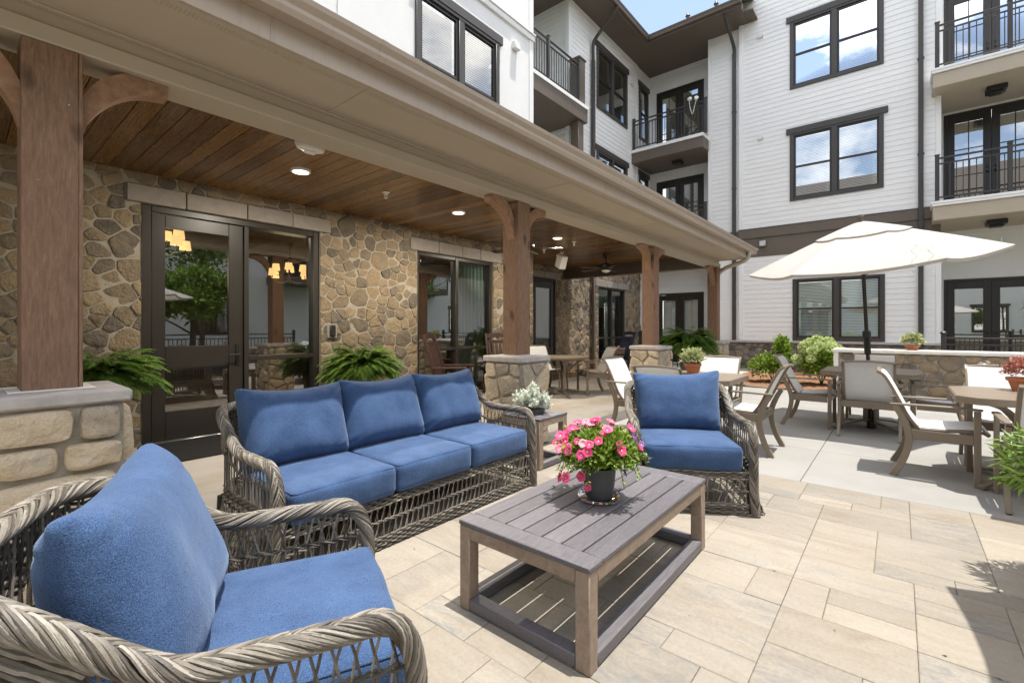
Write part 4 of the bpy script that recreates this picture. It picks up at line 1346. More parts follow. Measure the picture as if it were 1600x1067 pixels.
def chandelier(x, y, z, rad, n, label):
    t = thing('chandelier', label, 'chandelier', (x, y, z), .3, 'lit chandeliers inside the building')
    a = MB(); a.tube([(0, 0, 2.86 - z), (0, 0, .0)], .012, 8); a.lathe([(.06, 2.86 - z), (.06, 2.83 - z), (.012, 2.80 - z)], 12); a.lathe([(.012, .1), (.04, .05), (.05, 0), (.03, -.05), (.008, -.09)], 12)
    a.build('stem', MAT['black_metal'], t)
    for k in range(n):
        an = 2 * math.pi * k / n
        up = .10 if k % 2 else -.02
        r_ = rad * (.62 if k % 2 else 1)
        c, s = math.cos(an), math.sin(an)
        a = MB(); a.tube(spline([(0, 0, -.02), (c * r_ * .5, s * r_ * .5, -.08 + up), (c * r_, s * r_, up - .03), (c * r_, s * r_, up + .05)], 14), .008, 6)
        arm = a.build('arm', MAT['black_metal'], t)
        a = MB(); a.lathe([(.072, up + .04), (.058, up + .165)], 20, (c * r_, s * r_, 0))
        a.build('lamp_shade', MAT['shade'], arm)
    l = bpy.data.lights.new('lamp', 'POINT'); l.energy = 7; l.color = (1, .75, .45); l.shadow_soft_size = .3
    o = bpy.data.objects.new('lamp', l); COL.objects.link(o); o.parent = t; o.location = (0, 0, -.25)
chandelier(1.80, 7.7, 2.33, .30, 8, 'lit chandelier behind the upper glass of the entrance door')
chandelier(4.11, 9.0, 2.20, .38, 8, 'lit chandelier behind the side light right of the entrance door')

# ---------------------------------------------------------------- low wall, fences
RW = thing('stone_counter_wall', 'low fieldstone wall with a white cap behind the umbrella table', 'low wall', (10.7, 0, 0))
st = MB()
stones(st, XW(10.72), voronoi_cells(-6, .86, 0, .79, .13, .30, 1.2, 31), (), seed=9, depth=.03)
inv(st.build('stone_face', MAT['stone'], RW))
c = MB(); c.box(10.72, 11.10, -6, .88, -.05, .79); inv(c.build('mortar_core', MAT['mortar'], RW, smooth=False))
c = MB(); c.box(10.66, 11.16, -6, .97, .79, .85, .008); c.box(10.67, 11.14, .882, .955, -.02, .789, .006)
inv(c.build('cap', MAT['white_cap'], RW))

def fence(p0, p1, label, h=1.05):
    mb = MB()
    r = railing_mb((0, 0), (np.linalg.norm(np.array(p1) - np.array(p0)), 0), 0, h, 1.9, .11)
    ang = math.atan2(p1[1] - p0[1], p1[0] - p0[0])
    t = thing('metal_fence', label, 'fence', (p0[0], p0[1], 0), ang)
    r.build('railing_panel', MAT['rail_dark'], t)
    L = np.linalg.norm(np.array(p1) - np.array(p0))
    for k in range(max(2, round(L / 1.9) + 1)):
        x = L * k / max(1, round(L / 1.9))
        f = MB(); f.box(x - .036, x + .036, -.036, .036, 0, h + .02, .006); f.lathe([(.055, h + .076), (.06, h + .10), (.03, h + .13), (.001, h + .135)], 12, (x, 0, 0))
        f.build('fence_post', MAT['rail_dark'], t)
fence((11.05, 3.6), (11.05, 5.0), 'short black metal fence behind the third stone pier')
fence((13.4, -.72), (13.4, -4.5), 'black metal fence in front of the right patio doors, behind the white-capped wall')
# ---------------------------------------------------------------- wicker seating
def braided_rail(mb, path, rad, sr, seed, core, L=.17, step=.0115):
    """herringbone braid: strands climb both flanks of the rail and tuck under at its ridge"""
    rg = random.Random(seed)
    P = np.asarray(path)
    T = np.gradient(P, axis=0); T /= np.linalg.norm(T, axis=1)[:, None]
    seg = np.r_[0, np.cumsum(np.linalg.norm(np.diff(P, axis=0), axis=1))]
    u = np.array([0.0, -1.0, 0.0])
    U = np.zeros_like(P)
    for i in range(len(P)):
        u = u - T[i] * np.dot(u, T[i]); u /= np.linalg.norm(u); U[i] = u
    W = np.cross(T, U)
    t = np.linspace(0, 1, 10)
    for sg in (-1, 1):
        s0 = -L * .6 + (step / 2 if sg > 0 else 0)
        while s0 < seg[-1] - L * .4:
            l = L * rg.uniform(.92, 1.1)
            s = np.clip(s0 + t * l, 0, seg[-1])
            th = sg * (2.95 - 3.15 * t + rg.uniform(-.05, .05))
            rr = rad * (.80 + .27 * np.sin(math.pi * np.clip(t * 1.02, 0, 1)) ** .6) + rg.uniform(-.0007, .0007)
            Q = np.stack([np.interp(s, seg, P[:, k]) for k in range(3)], 1)
            Uq = np.stack([np.interp(s, seg, U[:, k]) for k in range(3)], 1)
            Wq = np.stack([np.interp(s, seg, W[:, k]) for k in range(3)], 1)
            mb.tube(Q + Uq * (np.cos(th) * rr)[:, None] + Wq * (np.sin(th) * rr)[:, None], sr * rg.uniform(.85, 1.15), 6, rg.random(), cap=False)
            s0 += step * rg.uniform(.85, 1.15)
    core.tube(P, rad * .84, 8)

def wicker(name, label, cat, W, D, loc, rz, nseat, seed, group=None):
    """local frame: width along x, front at y=-D/2, faces -y"""
    t = thing(name, label, cat, loc, rz, group)
    rg = random.Random(seed)
    hw, hd = W / 2, D / 2
    rc = .20
    def flare(z):
        return .085 * max(0, 1 - z / .34) ** 1.6
    # perimeter of side and back: left front -> back -> right front
    def perim(z, n=140, inset=0.0):
        f = flare(z) - inset
        pts = []
        x0, y0, y1 = -hw - f, -hd + .03, hd + f * .8
        pts += [(x0, y) for y in np.linspace(y0, y1 - rc, 14)]
        pts += [(x0 + rc - rc * math.cos(a), y1 - rc + rc * math.sin(a)) for a in np.linspace(0, math.pi / 2, 9)[1:]]
        pts += [(x, y1) for x in np.linspace(x0 + rc, -x0 - rc, 16)[1:-1]]
        pts += [(-x0 - rc + rc * math.sin(a), y1 - rc + rc * math.cos(a)) for a in np.linspace(0, math.pi / 2, 9)]
        pts += [(-x0, y) for y in np.linspace(y1 - rc, y0, 14)[1:]]
        P = np.array(pts)
        s = np.r_[0, np.cumsum(np.linalg.norm(np.diff(P, axis=0), axis=1))]
        q = np.linspace(0, s[-1], n)
        return np.stack([np.interp(q, s, P[:, 0]), np.interp(q, s, P[:, 1])], 1), s[-1]
    def rail_h(x, y):
        v = (y + hd) / (2 * hd)
        k = min(1, max(0, (v - .50) / .42))
        k = k * k * (3 - 2 * k)
        h = .585 + .185 * k
        if v > .85: h += .03 * (1 - min(1, abs(x) / hw) ** 2)
        return h
    N = 150
    base, LEN = perim(.6, N, -.012)
    H = np.array([rail_h(*p) for p in base])
    rail = [(p[0], p[1], h) for p, h in zip(base, H)]
    i0 = next(i for i in range(N) if rail[i][1] > -hd + .14)
    left = [(-hw - .02, -hd + .005, .012), (-hw - .008, -hd + .0, .15), (-hw - .004, -hd + .0, .30), (-hw - .006, -hd + .004, .46), (-hw - .010, -hd + .035, .55), (-hw - .012, -hd + .085, .585)]
    path = left + rail[i0:N - i0:4] + [(-x, y, z) for x, y, z in left[::-1]]
    path = spline(path, 260)
    core = MB()
    r = MB()
    braided_rail(r, path, .0245, .0041, seed, core)
    r.build('arm_rail', MAT['wicker'], t)
    body = MB()
    nsp = int(LEN / .034)
    # horizontal weave bands around sides and back
    def band(z0, z1, pitch=.0125, rad=.0058):
        z = z0
        k = 0
        while z <= z1:
            P, L = perim(z, 260)
            s = np.linspace(0, L, len(P))
            d = np.gradient(P, axis=0); d /= np.linalg.norm(d, axis=1)[:, None]
            nrm = np.stack([-d[:, 1], d[:, 0]], 1)
            w = .0055 * np.sin(s / .034 * math.pi + k * math.pi)
            zz = z + .0025 * np.sin(s * 13 + k) + .0015 * np.sin(s * 41 + k * 2)
            body.tube(np.c_[P + nrm * w[:, None], zz], rad * rg.uniform(.85, 1.1), 5, rg.random())
            z += pitch; k += 1
    def pair(zf):
        for k in (0, 1):
            P, L = perim(.2, 260)
            pts = []
            s = np.linspace(0, L, len(P))
            zz = np.array([zf(*p) for p in P])
            P2 = np.array([perim_at(P[i], zz[i]) for i in range(len(P))])
            ph = s / .05 * math.pi + k * math.pi
            body.tube(np.c_[P2 * (1 + .0 * ph[:, None]), zz + .006 * np.sin(ph)] + np.c_[.004 * np.cos(ph), .004 * np.cos(ph), 0 * ph], .0048, 5, rg.random())
    def perim_at(p, z):
        f0, f1 = flare(.2), flare(z)
        q = np.array(p, float)
        x0 = hw + f0
        sx = 1 if abs(q[0]) < 1e-6 else (hw + f1) / (hw + f0)
        q[0] *= sx
        if q[1] > 0: q[1] *= (hd + .8 * f1) / (hd + .8 * f0)
        return q
    band(.012, .075)
    band(.275, .36)
    pair(lambda x, y: .175)
    pair(lambda x, y: .36 + (rail_h(x, y) - .36) * .46)
    def zig(zlo, zhi, step=.034, lean=.5, r_=.0036, front=False):
        P, L = perim(.2, 400)
        s = np.linspace(0, L, 400)
        k = 0
        q = .01
        while q < L - .01:
            qa = q
            qb = q + step * (lean if k % 2 == 0 else -lean)
            qb = min(max(qb, .005), L - .005)
            pa = np.array([np.interp(qa, s, P[:, 0]), np.interp(qa, s, P[:, 1])])
            pb = np.array([np.interp(qb, s, P[:, 0]), np.interp(qb, s, P[:, 1])])
            za, zb = zlo(*pa), zhi(*pb)
            a_, b_ = perim_at(pa, za), perim_at(pb, zb)
            mid = perim_at((pa + pb) / 2, (za + zb) / 2)
            j = rg.uniform(-.003, .003)
            body.tube([(a_[0], a_[1], za), (mid[0] + j, mid[1] + j, (za + zb) / 2), (b_[0], b_[1], zb)], r_, 4, rg.random(), cap=False)
            k += 1; q += step * .62
        return
    c = lambda v: (lambda x, y: v)
    zig(c(.07), c(.18), lean=.9)
    zig(c(.17), c(.28), lean=.9)
    zig(c(.355), lambda x, y: .36 + (rail_h(x, y) - .36) * .47, lean=.25)
    zig(lambda x, y: .36 + (rail_h(x, y) - .36) * .45, lambda x, y: rail_h(x, y) - .015, lean=.8)
    # dense woven collar below the rail round the back
    for k in range(1, 12):
        sel = [(p[0], p[1], h - .024 - k * .0135) for p, h in zip(base, H) if h > .66 + k * .004]
        if len(sel) > 8:
            sel = np.array(sel)
            s = np.r_[0, np.cumsum(np.linalg.norm(np.diff(sel, axis=0), axis=1))]
            sel[:, 2] += .004 * np.sin(s / .034 * math.pi + k * math.pi)
            sel[:, 1] += .003 * np.sin(s / .034 * math.pi + k * math.pi)
            body.tube(sel, .0058, 5, rg.random())
    # front panel under the seat
    yf = -hd + .015
    xs = np.linspace(-hw + .02, hw - .02, int(W / .012))
    def fband(z0, z1):
        z, k = z0, 0
        while z <= z1:
            body.tube(np.c_[xs, yf + .0055 * np.sin(xs / .034 * math.pi + k * math.pi), z + .003 * np.sin(xs * 17 + k)], .0058 * rg.uniform(.85, 1.1), 5, rg.random())
            z += .0125; k += 1
    fband(.012, .075); fband(.245, .292)
    for k in (0, 1):
        body.tube(np.c_[xs, yf + .004 * np.cos(xs / .05 * math.pi + k * math.pi), .16 + .006 * np.sin(xs / .05 * math.pi + k * math.pi)], .0048, 5, rg.random())
    for zlo, zhi in ((.07, .158), (.162, .247)):
        q, k = -hw + .03, 0
        while q < hw - .03:
            qb = q + (.030 if k % 2 == 0 else -.004)
            body.tube([(q, yf, zlo), (qb, yf, zhi)], .0036, 4, rg.random(), cap=False)
            q += .0205; k += 1
    body.build('woven_shell', MAT['wicker'], t)
    # dark frame inside the weave: legs, seat deck, cross bars
    core.box(-hw + .02, hw - .02, -hd + .05, hd - .04, .262, .283, .004)
    for sx in (-1, 1):
        for yy in (-hd + .05, hd - .03):
            core.tube([(sx * (hw - .01), yy, .0), (sx * (hw - .02), yy, .27)], .014, 8)
    core.build('inner_frame', MAT['wicker_core'], t)
    # seat cushions
    ins = .052
    cw = (W - 2 * ins) / nseat
    for k in range(nseat):
        x0 = -hw + ins + k * cw
        cu = MB()
        cushion(cu, (x0 + cw / 2, -hd + .31, .372), (cw / 2 - .003, .315, .086), .038, .016, seed * 10 + k)
        cu.build('seat_cushion', MAT['denim'], t)
    for k in range(nseat):
        x0 = -hw + ins + k * cw
        cu = MB()
        cu.M = Matrix.Translation((x0 + cw / 2, -hd + (.615 if nseat > 1 else .60) + rg.uniform(-.01, .01), .668)) @ Matrix.Rotation(R(-15), 4, 'X') @ Matrix.Rotation(R(rg.uniform(-2, 2)), 4, 'Y')
        pillow(cu, cw / 2 + .012, .240, .138 if nseat > 1 else .122, seed * 20 + k)
        cu.build('back_cushion', MAT['denim'], t)
    return t

def cushion(mb, c, h, r, puff, seed, n=18):
    h = np.array(h); c = np.array(c)
    rg = np.random.default_rng(seed)
    of = rg.uniform(0, 50, 3)
    for ax in range(3):
        for sg in (-1, 1):
            G = np.zeros((n + 1, n + 1, 3))
            o = [i for i in range(3) if i != ax]
            for i in range(n + 1):
                for j in range(n + 1):
                    # denser sampling near the edges
                    uu = math.sin((i / n - .5) * math.pi) ; vv = math.sin((j / n - .5) * math.pi)
                    p = np.zeros(3); p[ax] = sg; p[o[0]] = uu; p[o[1]] = vv
                    w = p * h
                    inner = np.clip(w, -(h - r), h - r)
                    d = w - inner
                    L = np.linalg.norm(d)
                    q = inner + (d / L * r if L > 0 else 0)
                    f = (1 - (w[0] / h[0]) ** 2) * (1 - (w[1] / h[1]) ** 2)
                    q[2] += puff * f * (1 if q[2] > 0 else -.2)
                    q[1] -= .012 * (1 - (w[0] / h[0]) ** 2) * (1 if q[1] < 0 else 0) * max(0, 1 - (w[2] / h[2]) ** 2)
                    e = noise.noise(Vector(q * 7 + of)) * .004 + noise.noise(Vector(q * 22 + of)) * .0014
                    nn = np.array(q); nn /= np.linalg.norm(nn) + 1e-9
                    G[i, j] = c + q + nn * e
            if (sg > 0) != (ax == 1): G = G[::1]
            else: G = G[::-1]
            mb.grid(G)
    k = r * .293
    a_, b_ = h[0] - k, h[1] - k
    for zz in (h[2] - k, -h[2] + k):
        ring = []
        for cx_, cy_, t0 in ((a_, b_, 0), (-a_, b_, 1), (-a_, -b_, 2), (a_, -b_, 3)):
            for q in range(7):
                t = (t0 + q / 6) * math.pi / 2
                ring.append(c + np.array([math.copysign(a_ - r * .7, cx_) + r * .7 * math.cos(t), math.copysign(b_ - r * .7, cy_) + r * .7 * math.sin(t), zz]))
        dense = []
        for i in range(len(ring)):
            p, q = ring[i], ring[(i + 1) % len(ring)]
            m = max(1, int(np.linalg.norm(q - p) / .03))
            for w in range(m):
                x = p + (q - p) * w / m
                dense.append(x + np.array([0, -.012 * 0, noise.noise(Vector(x * 9 + of)) * .002]))
        mb.tube(dense, .0034, 5, .5, closed=True)

def pillow(mb, hw, hh, th, seed, n=40):
    rg = np.random.default_rng(seed)
    of = rg.uniform(0, 50, 3)
    asym = rg.uniform(-.012, .012, 4)
    for sg in (-1, 1):
        G = np.zeros((n + 1, n + 1, 3))
        for i in range(n + 1):
            for j in range(n + 1):
                u = math.sin((i / n - .5) * math.pi); v = math.sin((j / n - .5) * math.pi)
                cu, cv = abs(u) ** 3, abs(v) ** 3
                x = hw * u * (.955 + .045 * v * v)
                z = hh * v * (.845 + .155 * u * u if v > 0 else .97 + .03 * u * u)
                # rounded outline corners
                rr = max(0, abs(u) - .86) / .14; qq = max(0, abs(v) - .86) / .14
                if rr > 0 and qq > 0:
                    k = math.hypot(rr, qq)
                    if k > 1:
                        x -= math.copysign(hw * .14 * rr * (1 - 1 / k) * .9, u); z -= math.copysign(hh * .14 * qq * (1 - 1 / k) * .9, v)
                prof = max(0.0, (1 - abs(u) ** 5) * (1 - abs(v) ** 4.2)) ** .50
                low = 1.0 + .22 * (-v)           # sags fuller at the bottom
                y = sg * th * prof * low
                e = noise.noise((x * 6 + of[0], z * 6 + of[1], sg * 3 + of[2])) * .013 * prof
                # pleats running in from the corners and along the edges
                ed = max(0, abs(u) - .55) / .45 * max(0, abs(v) - .45) / .55
                e += .015 * ed * math.sin((u * 3 - v * 4 + of[0]) * 6) * prof
                e += .008 * noise.noise((x * 24 + of[1], z * 10 + of[2], sg)) * (abs(v) ** 2) * prof
                G[i, j] = (x + asym[0] * v * u, y + sg * e, z + asym[1] * u * max(v, 0) * 1.5)
        mb.grid(G if sg < 0 else G[::-1])

wicker('wicker_sofa', 'grey wicker three-seat sofa with blue cushions in front of the entrance door', 'sofa', 1.95, .86, (1.945, 2.655, 0), 0, 3, 1)
wicker('wicker_armchair', 'grey wicker armchair with blue cushions in the near left corner, nearest the camera', 'armchair', .74, .84, (.468, 1.388, 0), R(65.5), 1, 2, 'blue-cushioned wicker armchairs')
wicker('wicker_armchair', 'grey wicker armchair with blue cushions beyond the coffee table, facing the camera', 'armchair', .74, .84, (3.545, 1.275, 0), R(-59), 1, 3, 'blue-cushioned wicker armchairs')

# ---------------------------------------------------------------- low tables
def frame_table(name, label, cat, x0, x1, y0, y1, h, slats, leg=.062, deep=.075):
    t = thing(name, label, cat, ((x0 + x1) / 2, (y0 + y1) / 2, 0))
    W, D = (x1 - x0) / 2, (y1 - y0) / 2
    rg = random.Random(len(name))
    for sx in (-1, 1):
        for sy in (-1, 1):
            a = MB(); a.box(sx * W, sx * (W - leg), sy * D, sy * (D - leg), 0.0, h - .0215, .004, rg.random())
            a.build('leg', MAT['brown_board'], t)
    a = MB()
    for sy in (-1, 1):
        a.box(-W + leg + .001, W - leg - .001, sy * D, sy * (D - .03), h - deep, h - .0215, .003, rg.random())
    for sx in (-1, 1):
        a.box(sx * W, sx * (W - .03), -D + leg + .001, D - leg - .001, h - deep, h - .0215, .003, rg.random())
    a.build('apron', MAT['brown_board'], t)
    a = MB()
    for sy in (-1, 1):
        a.box(-W + leg + .001, W - leg - .001, sy * D, sy * (D - leg), .006, .056, .004, rg.random())
    for sx in (-1, 1):
        a.box(sx * W, sx * (W - leg), -D + leg + .001, D - leg - .001, .006, .056, .004, rg.random())
    a.build('base_rail', MAT['grey_wood'], t)
    a = MB()
    eb = .095
    a.box(-W - .003, -W + eb, -D - .003, D + .003, h - .021, h, .004, .3)
    a.box(W - eb, W + .003, -D - .003, D + .003, h - .021, h, .004, .6)
    gp = .0075
    for sy in (-1, 1):
        a.box(-W + eb + .001, W - eb - .001, sy * (D + .003), sy * (D - .085), h - .021, h, .004, rg.random())
    w = (2 * D - .17 - gp) / slats
    for k in range(slats):
        y = -D + .085 + gp + k * w
        a.box(-W + eb + .001, W - eb - .001, y, y + w - gp, h - .021, h, .004, rg.random())
    a.build('tabletop', MAT['grey_wood'], t)
    return t
frame_table('coffee_table', 'low grey slatted coffee table in front of the sofa with a pot of petunias', 'coffee table', 1.448, 2.735, .848, 1.515, .392, 5)
frame_table('side_table', 'small square grey side table at the right end of the sofa', 'side table', 3.262, 3.70, 2.41, 2.85, .452, 3)

# ---------------------------------------------------------------- dining chairs and tables
def make_dining(label, loc, rz):
    t = thing('dining_chair', label, 'dining chair', loc, rz, 'taupe sling dining chairs around the patio tables')
    hw = .275
    sc = .045
    for s in (-1, 1):
        a = MB()
        a.sweep(spline([(s * hw, .30, 0), (s * hw, .235, .13), (s * hw, .195, .28), (s * hw, .20, .40), (s * hw, .245, .52), (s * hw, .285, .595)], 22), (1, 0, 0), .030, [.05] * 16 + [.046] * 6)
        a.build('rear_leg', MAT['bronze'], t)
        a = MB(); a.sweep([(s * hw, -.215, 0), (s * hw, -.215, .3), (s * hw, -.215, .594)], (1, 0, 0), .030, .042)
        a.build('front_leg', MAT['bronze'], t)
        a = MB(); a.sweep(spline([(s * hw, .315, .604), (s * (hw + .004), .1, .609), (s * (hw + .006), -.12, .611), (s * (hw + .004), -.245, .606)], 16), (1, 0, 0), [.034] * 3 + [.05] * 11 + [.044, .03], .016)
        a.build('armrest', MAT['bronze'], t)
    a = MB()
    for s in (-1, 1):
        a.sweep([(s * (hw - .001), -.19, .365), (s * (hw - .001), .19, .365)], (1, 0, 0), .024, .075)
    a.sweep([(-hw + .015, -.212, .365), (hw - .015, -.212, .365)], (0, 1, 0), .024, .06)
    a.sweep([(-hw + .015, .197, .37), (hw - .015, .197, .37)], (0, 1, 0), .024, .075)
    a.box(-.03, .03, .2105, .214, .36, .382, .001)
    a.build('seat_frame', MAT['bronze'], t)
    prof_back = spline([(0, .12, .405), (0, .185, .50), (0, .245, .63), (0, .305, .76), (0, .35, .84), (0, .395, .873)], 26)
    prof_seat = spline([(0, .15, .415), (0, 0, .418), (0, -.15, .432), (0, -.24, .438), (0, -.285, .415)], 20)
    a = MB()
    for s in (-1, 1):
        a.sweep(prof_back + np.array([s * (hw - .045), .008, 0]), (1, 0, 0), .026, .022)
        a.sweep(prof_seat + np.array([s * (hw - .045), 0, -.012]), (1, 0, 0), .026, .022)
    tx = np.linspace(-hw + .045, hw - .045, 15)
    a.sweep([(x, .385 + .012 * math.cos(x / hw * math.pi / 2), .866 + .012 * math.cos(x / (hw - .045) * math.pi / 2)) for x in tx], (0, 1, .3), .03, .02)
    a.sweep([(-hw + .05, -.282, .41), (hw - .05, -.282, .41)], (0, 1, 0), .022, .02)
    a.sweep([(-hw + .05, .135, .402), (hw - .05, .135, .402)], (0, 1, 0), .022, .02)
    a.build('back_frame', MAT['bronze'], t)
    for nm, prof, off in (('sling_back', prof_back, (0, -.004, .003)), ('sling_seat', prof_seat, (0, 0, .004))):
        a = MB()
        ws = np.linspace(-hw + .05, hw - .05, 9)
        G = [[(x + off[0], p[1] + off[1] + (.012 * (1 - (x / (hw - .05)) ** 2) if nm == 'sling_back' else 0), p[2] + off[2] - (.016 * (1 - (x / (hw - .05)) ** 2) if nm == 'sling_seat' else 0)) for x in ws] for p in prof]
        a.grid(G)
        a.build(nm, MAT['sling'], t)
    return t

def make_table(name, label, loc, rz=0, round_=False, size=.98, hole=False):
    t = thing(name, label, 'dining table', loc, rz)
    z = .72
    h = size / 2
    c = .11
    a = MB()
    if round_:
        a.lathe([(h - .01, z - .035), (h, z - .03), (h, z - .004), (h - .006, z), (.03, z)], 48)
        a.lathe([(h - .06, z - .06), (h - .055, z - .036)], 48)
    else:
        oc = lambda k: [(-h + k, -h + c + k * .4), (-h + c + k * .4, -h + k), (h - c - k * .4, -h + k), (h - k, -h + c + k * .4), (h - k, h - c - k * .4), (h - c - k * .4, h - k), (-h + c + k * .4, h - k), (-h + k, h - c - k * .4)]
        o = (0, 0, 0)
        a.prism(oc(0), o, (1, 0, 0), (0, 1, 0), (0, 0, 1), z - .052, z - .006)
        a.prism(oc(.006), o, (1, 0, 0), (0, 1, 0), (0, 0, 1), z - .0055, z - .003)
        for k in range(4):
            x0 = -h + .006 + k * (2 * h - .012) / 4
            x1 = x0 + (2 * h - .012) / 4 - .003
            lo = clip(clip(oc(.006), x0, 0, -1, 0), x1, 0, 1, 0)
            a.prism(lo, o, (1, 0, 0), (0, 1, 0), (0, 0, 1), z - .0025, z)
    a.build('tabletop', MAT['bronze'], t)
    for k in range(4):
        an = math.pi / 4 + k * math.pi / 2
        cx, sy = math.cos(an), math.sin(an)
        a = MB()
        a.sweep(spline([(cx * .42 * size, sy * .42 * size, z - .06), (cx * .26, sy * .26, z - .12), (cx * .10, sy * .10, z - .28), (cx * .075, sy * .075, .35), (cx * .075, sy * .075, .10)], 20), (-sy, cx, 0), .06, .022)
        a.build('leg', MAT['bronze'], t)
    a = MB()
    for k in range(2):
        an = math.pi / 4 + k * math.pi / 2
        cx, sy = math.cos(an), math.sin(an)
        a.sweep(spline([(-cx * .5, -sy * .5, .02), (-cx * .25, -sy * .25, .055 + k * .03), (0, 0, .075 + k * .03), (cx * .25, sy * .25, .055 + k * .03), (cx * .5, sy * .5, .02)], 20), (-sy, cx, 0), .055, .025)
    a.build('base', MAT['bronze'], t)
    return t

GD = 'taupe sling dining chairs around the patio tables'
# table with the terracotta pot
make_table('dining_table', 'square taupe dining table behind the rear armchair, with a terracotta pot', (5.30, 1.78, 0))
CH = make_dining('white-sling dining chair left of the terracotta-pot table, beside the porch edge', (5.28, 2.38, 0), 0)
dup(CH, (4.70, 1.80, 0), R(90), 'dining chair directly behind the blue cushion of the rear armchair, only its top rail showing')
dup(CH, (5.92, 1.76, 0), R(-90), 'white-sling dining chair on the far side of the terracotta-pot table')
dup(CH, (5.30, 1.24, 0), R(180), 'dining chair seen from the side, right of the rear blue armchair')
# umbrella table
make_table('dining_table', 'square taupe dining table with the umbrella pole through its middle', (7.33, .27, 0), hole=True)
dup(CH, (6.84, .265, 0), R(90), 'dining chair seen squarely from behind, in front of the umbrella pole')
dup(CH, (7.15, .87, 0), R(0), 'shaded dining chair left of the umbrella pole, beside the flowering hydrangea')
dup(CH, (7.98, .27, 0), R(-90), 'dining chair beyond the umbrella pole, its grey back before the stone wall')
dup(CH, (7.2, -.34, 0), R(180), 'shaded dining chair right of the umbrella pole, mostly behind the nearest white chair')
# right-hand table
make_table('dining_table', 'square taupe dining table at the right edge with a reddish potted plant', (5.41, -.83, 0))
dup(CH, (5.38, -.255, 0), R(0), 'large white-sling dining chair in full side view on the right, casting a sharp shadow')
dup(CH, (6.10, -.745, 0), R(-90), 'white-sling dining chair beyond the right-hand table, its wide back facing the camera')
dup(CH, (4.82, -.84, 0), R(90), 'dining chair cut off by the right edge of the picture, its taupe arms nearest')
# porch table
make_table('dining_table', 'round taupe dining table in the shade of the porch', (7.25, 4.80, 0), 0, True, .92)
dup(CH, (7.76, 4.46, 0), math.atan2(-.77, -.64), 'grey dining chair right of the round porch table, in front of the stone wall')
dup(CH, (6.76, 5.26, 0), math.atan2(.64, .77), 'shaded dining chair left of the round porch table, partly behind the second pier')
dup(CH, (7.55, 5.42, 0), math.atan2(-.35, .93), 'pale-backed dining chair behind the round porch table, below the side door')

# two porch chairs take the sling with porch shade painted in
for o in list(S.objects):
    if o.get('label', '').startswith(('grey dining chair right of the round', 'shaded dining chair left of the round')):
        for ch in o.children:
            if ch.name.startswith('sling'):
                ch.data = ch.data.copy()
                ch.data.materials[0] = MAT['sling_shaded']

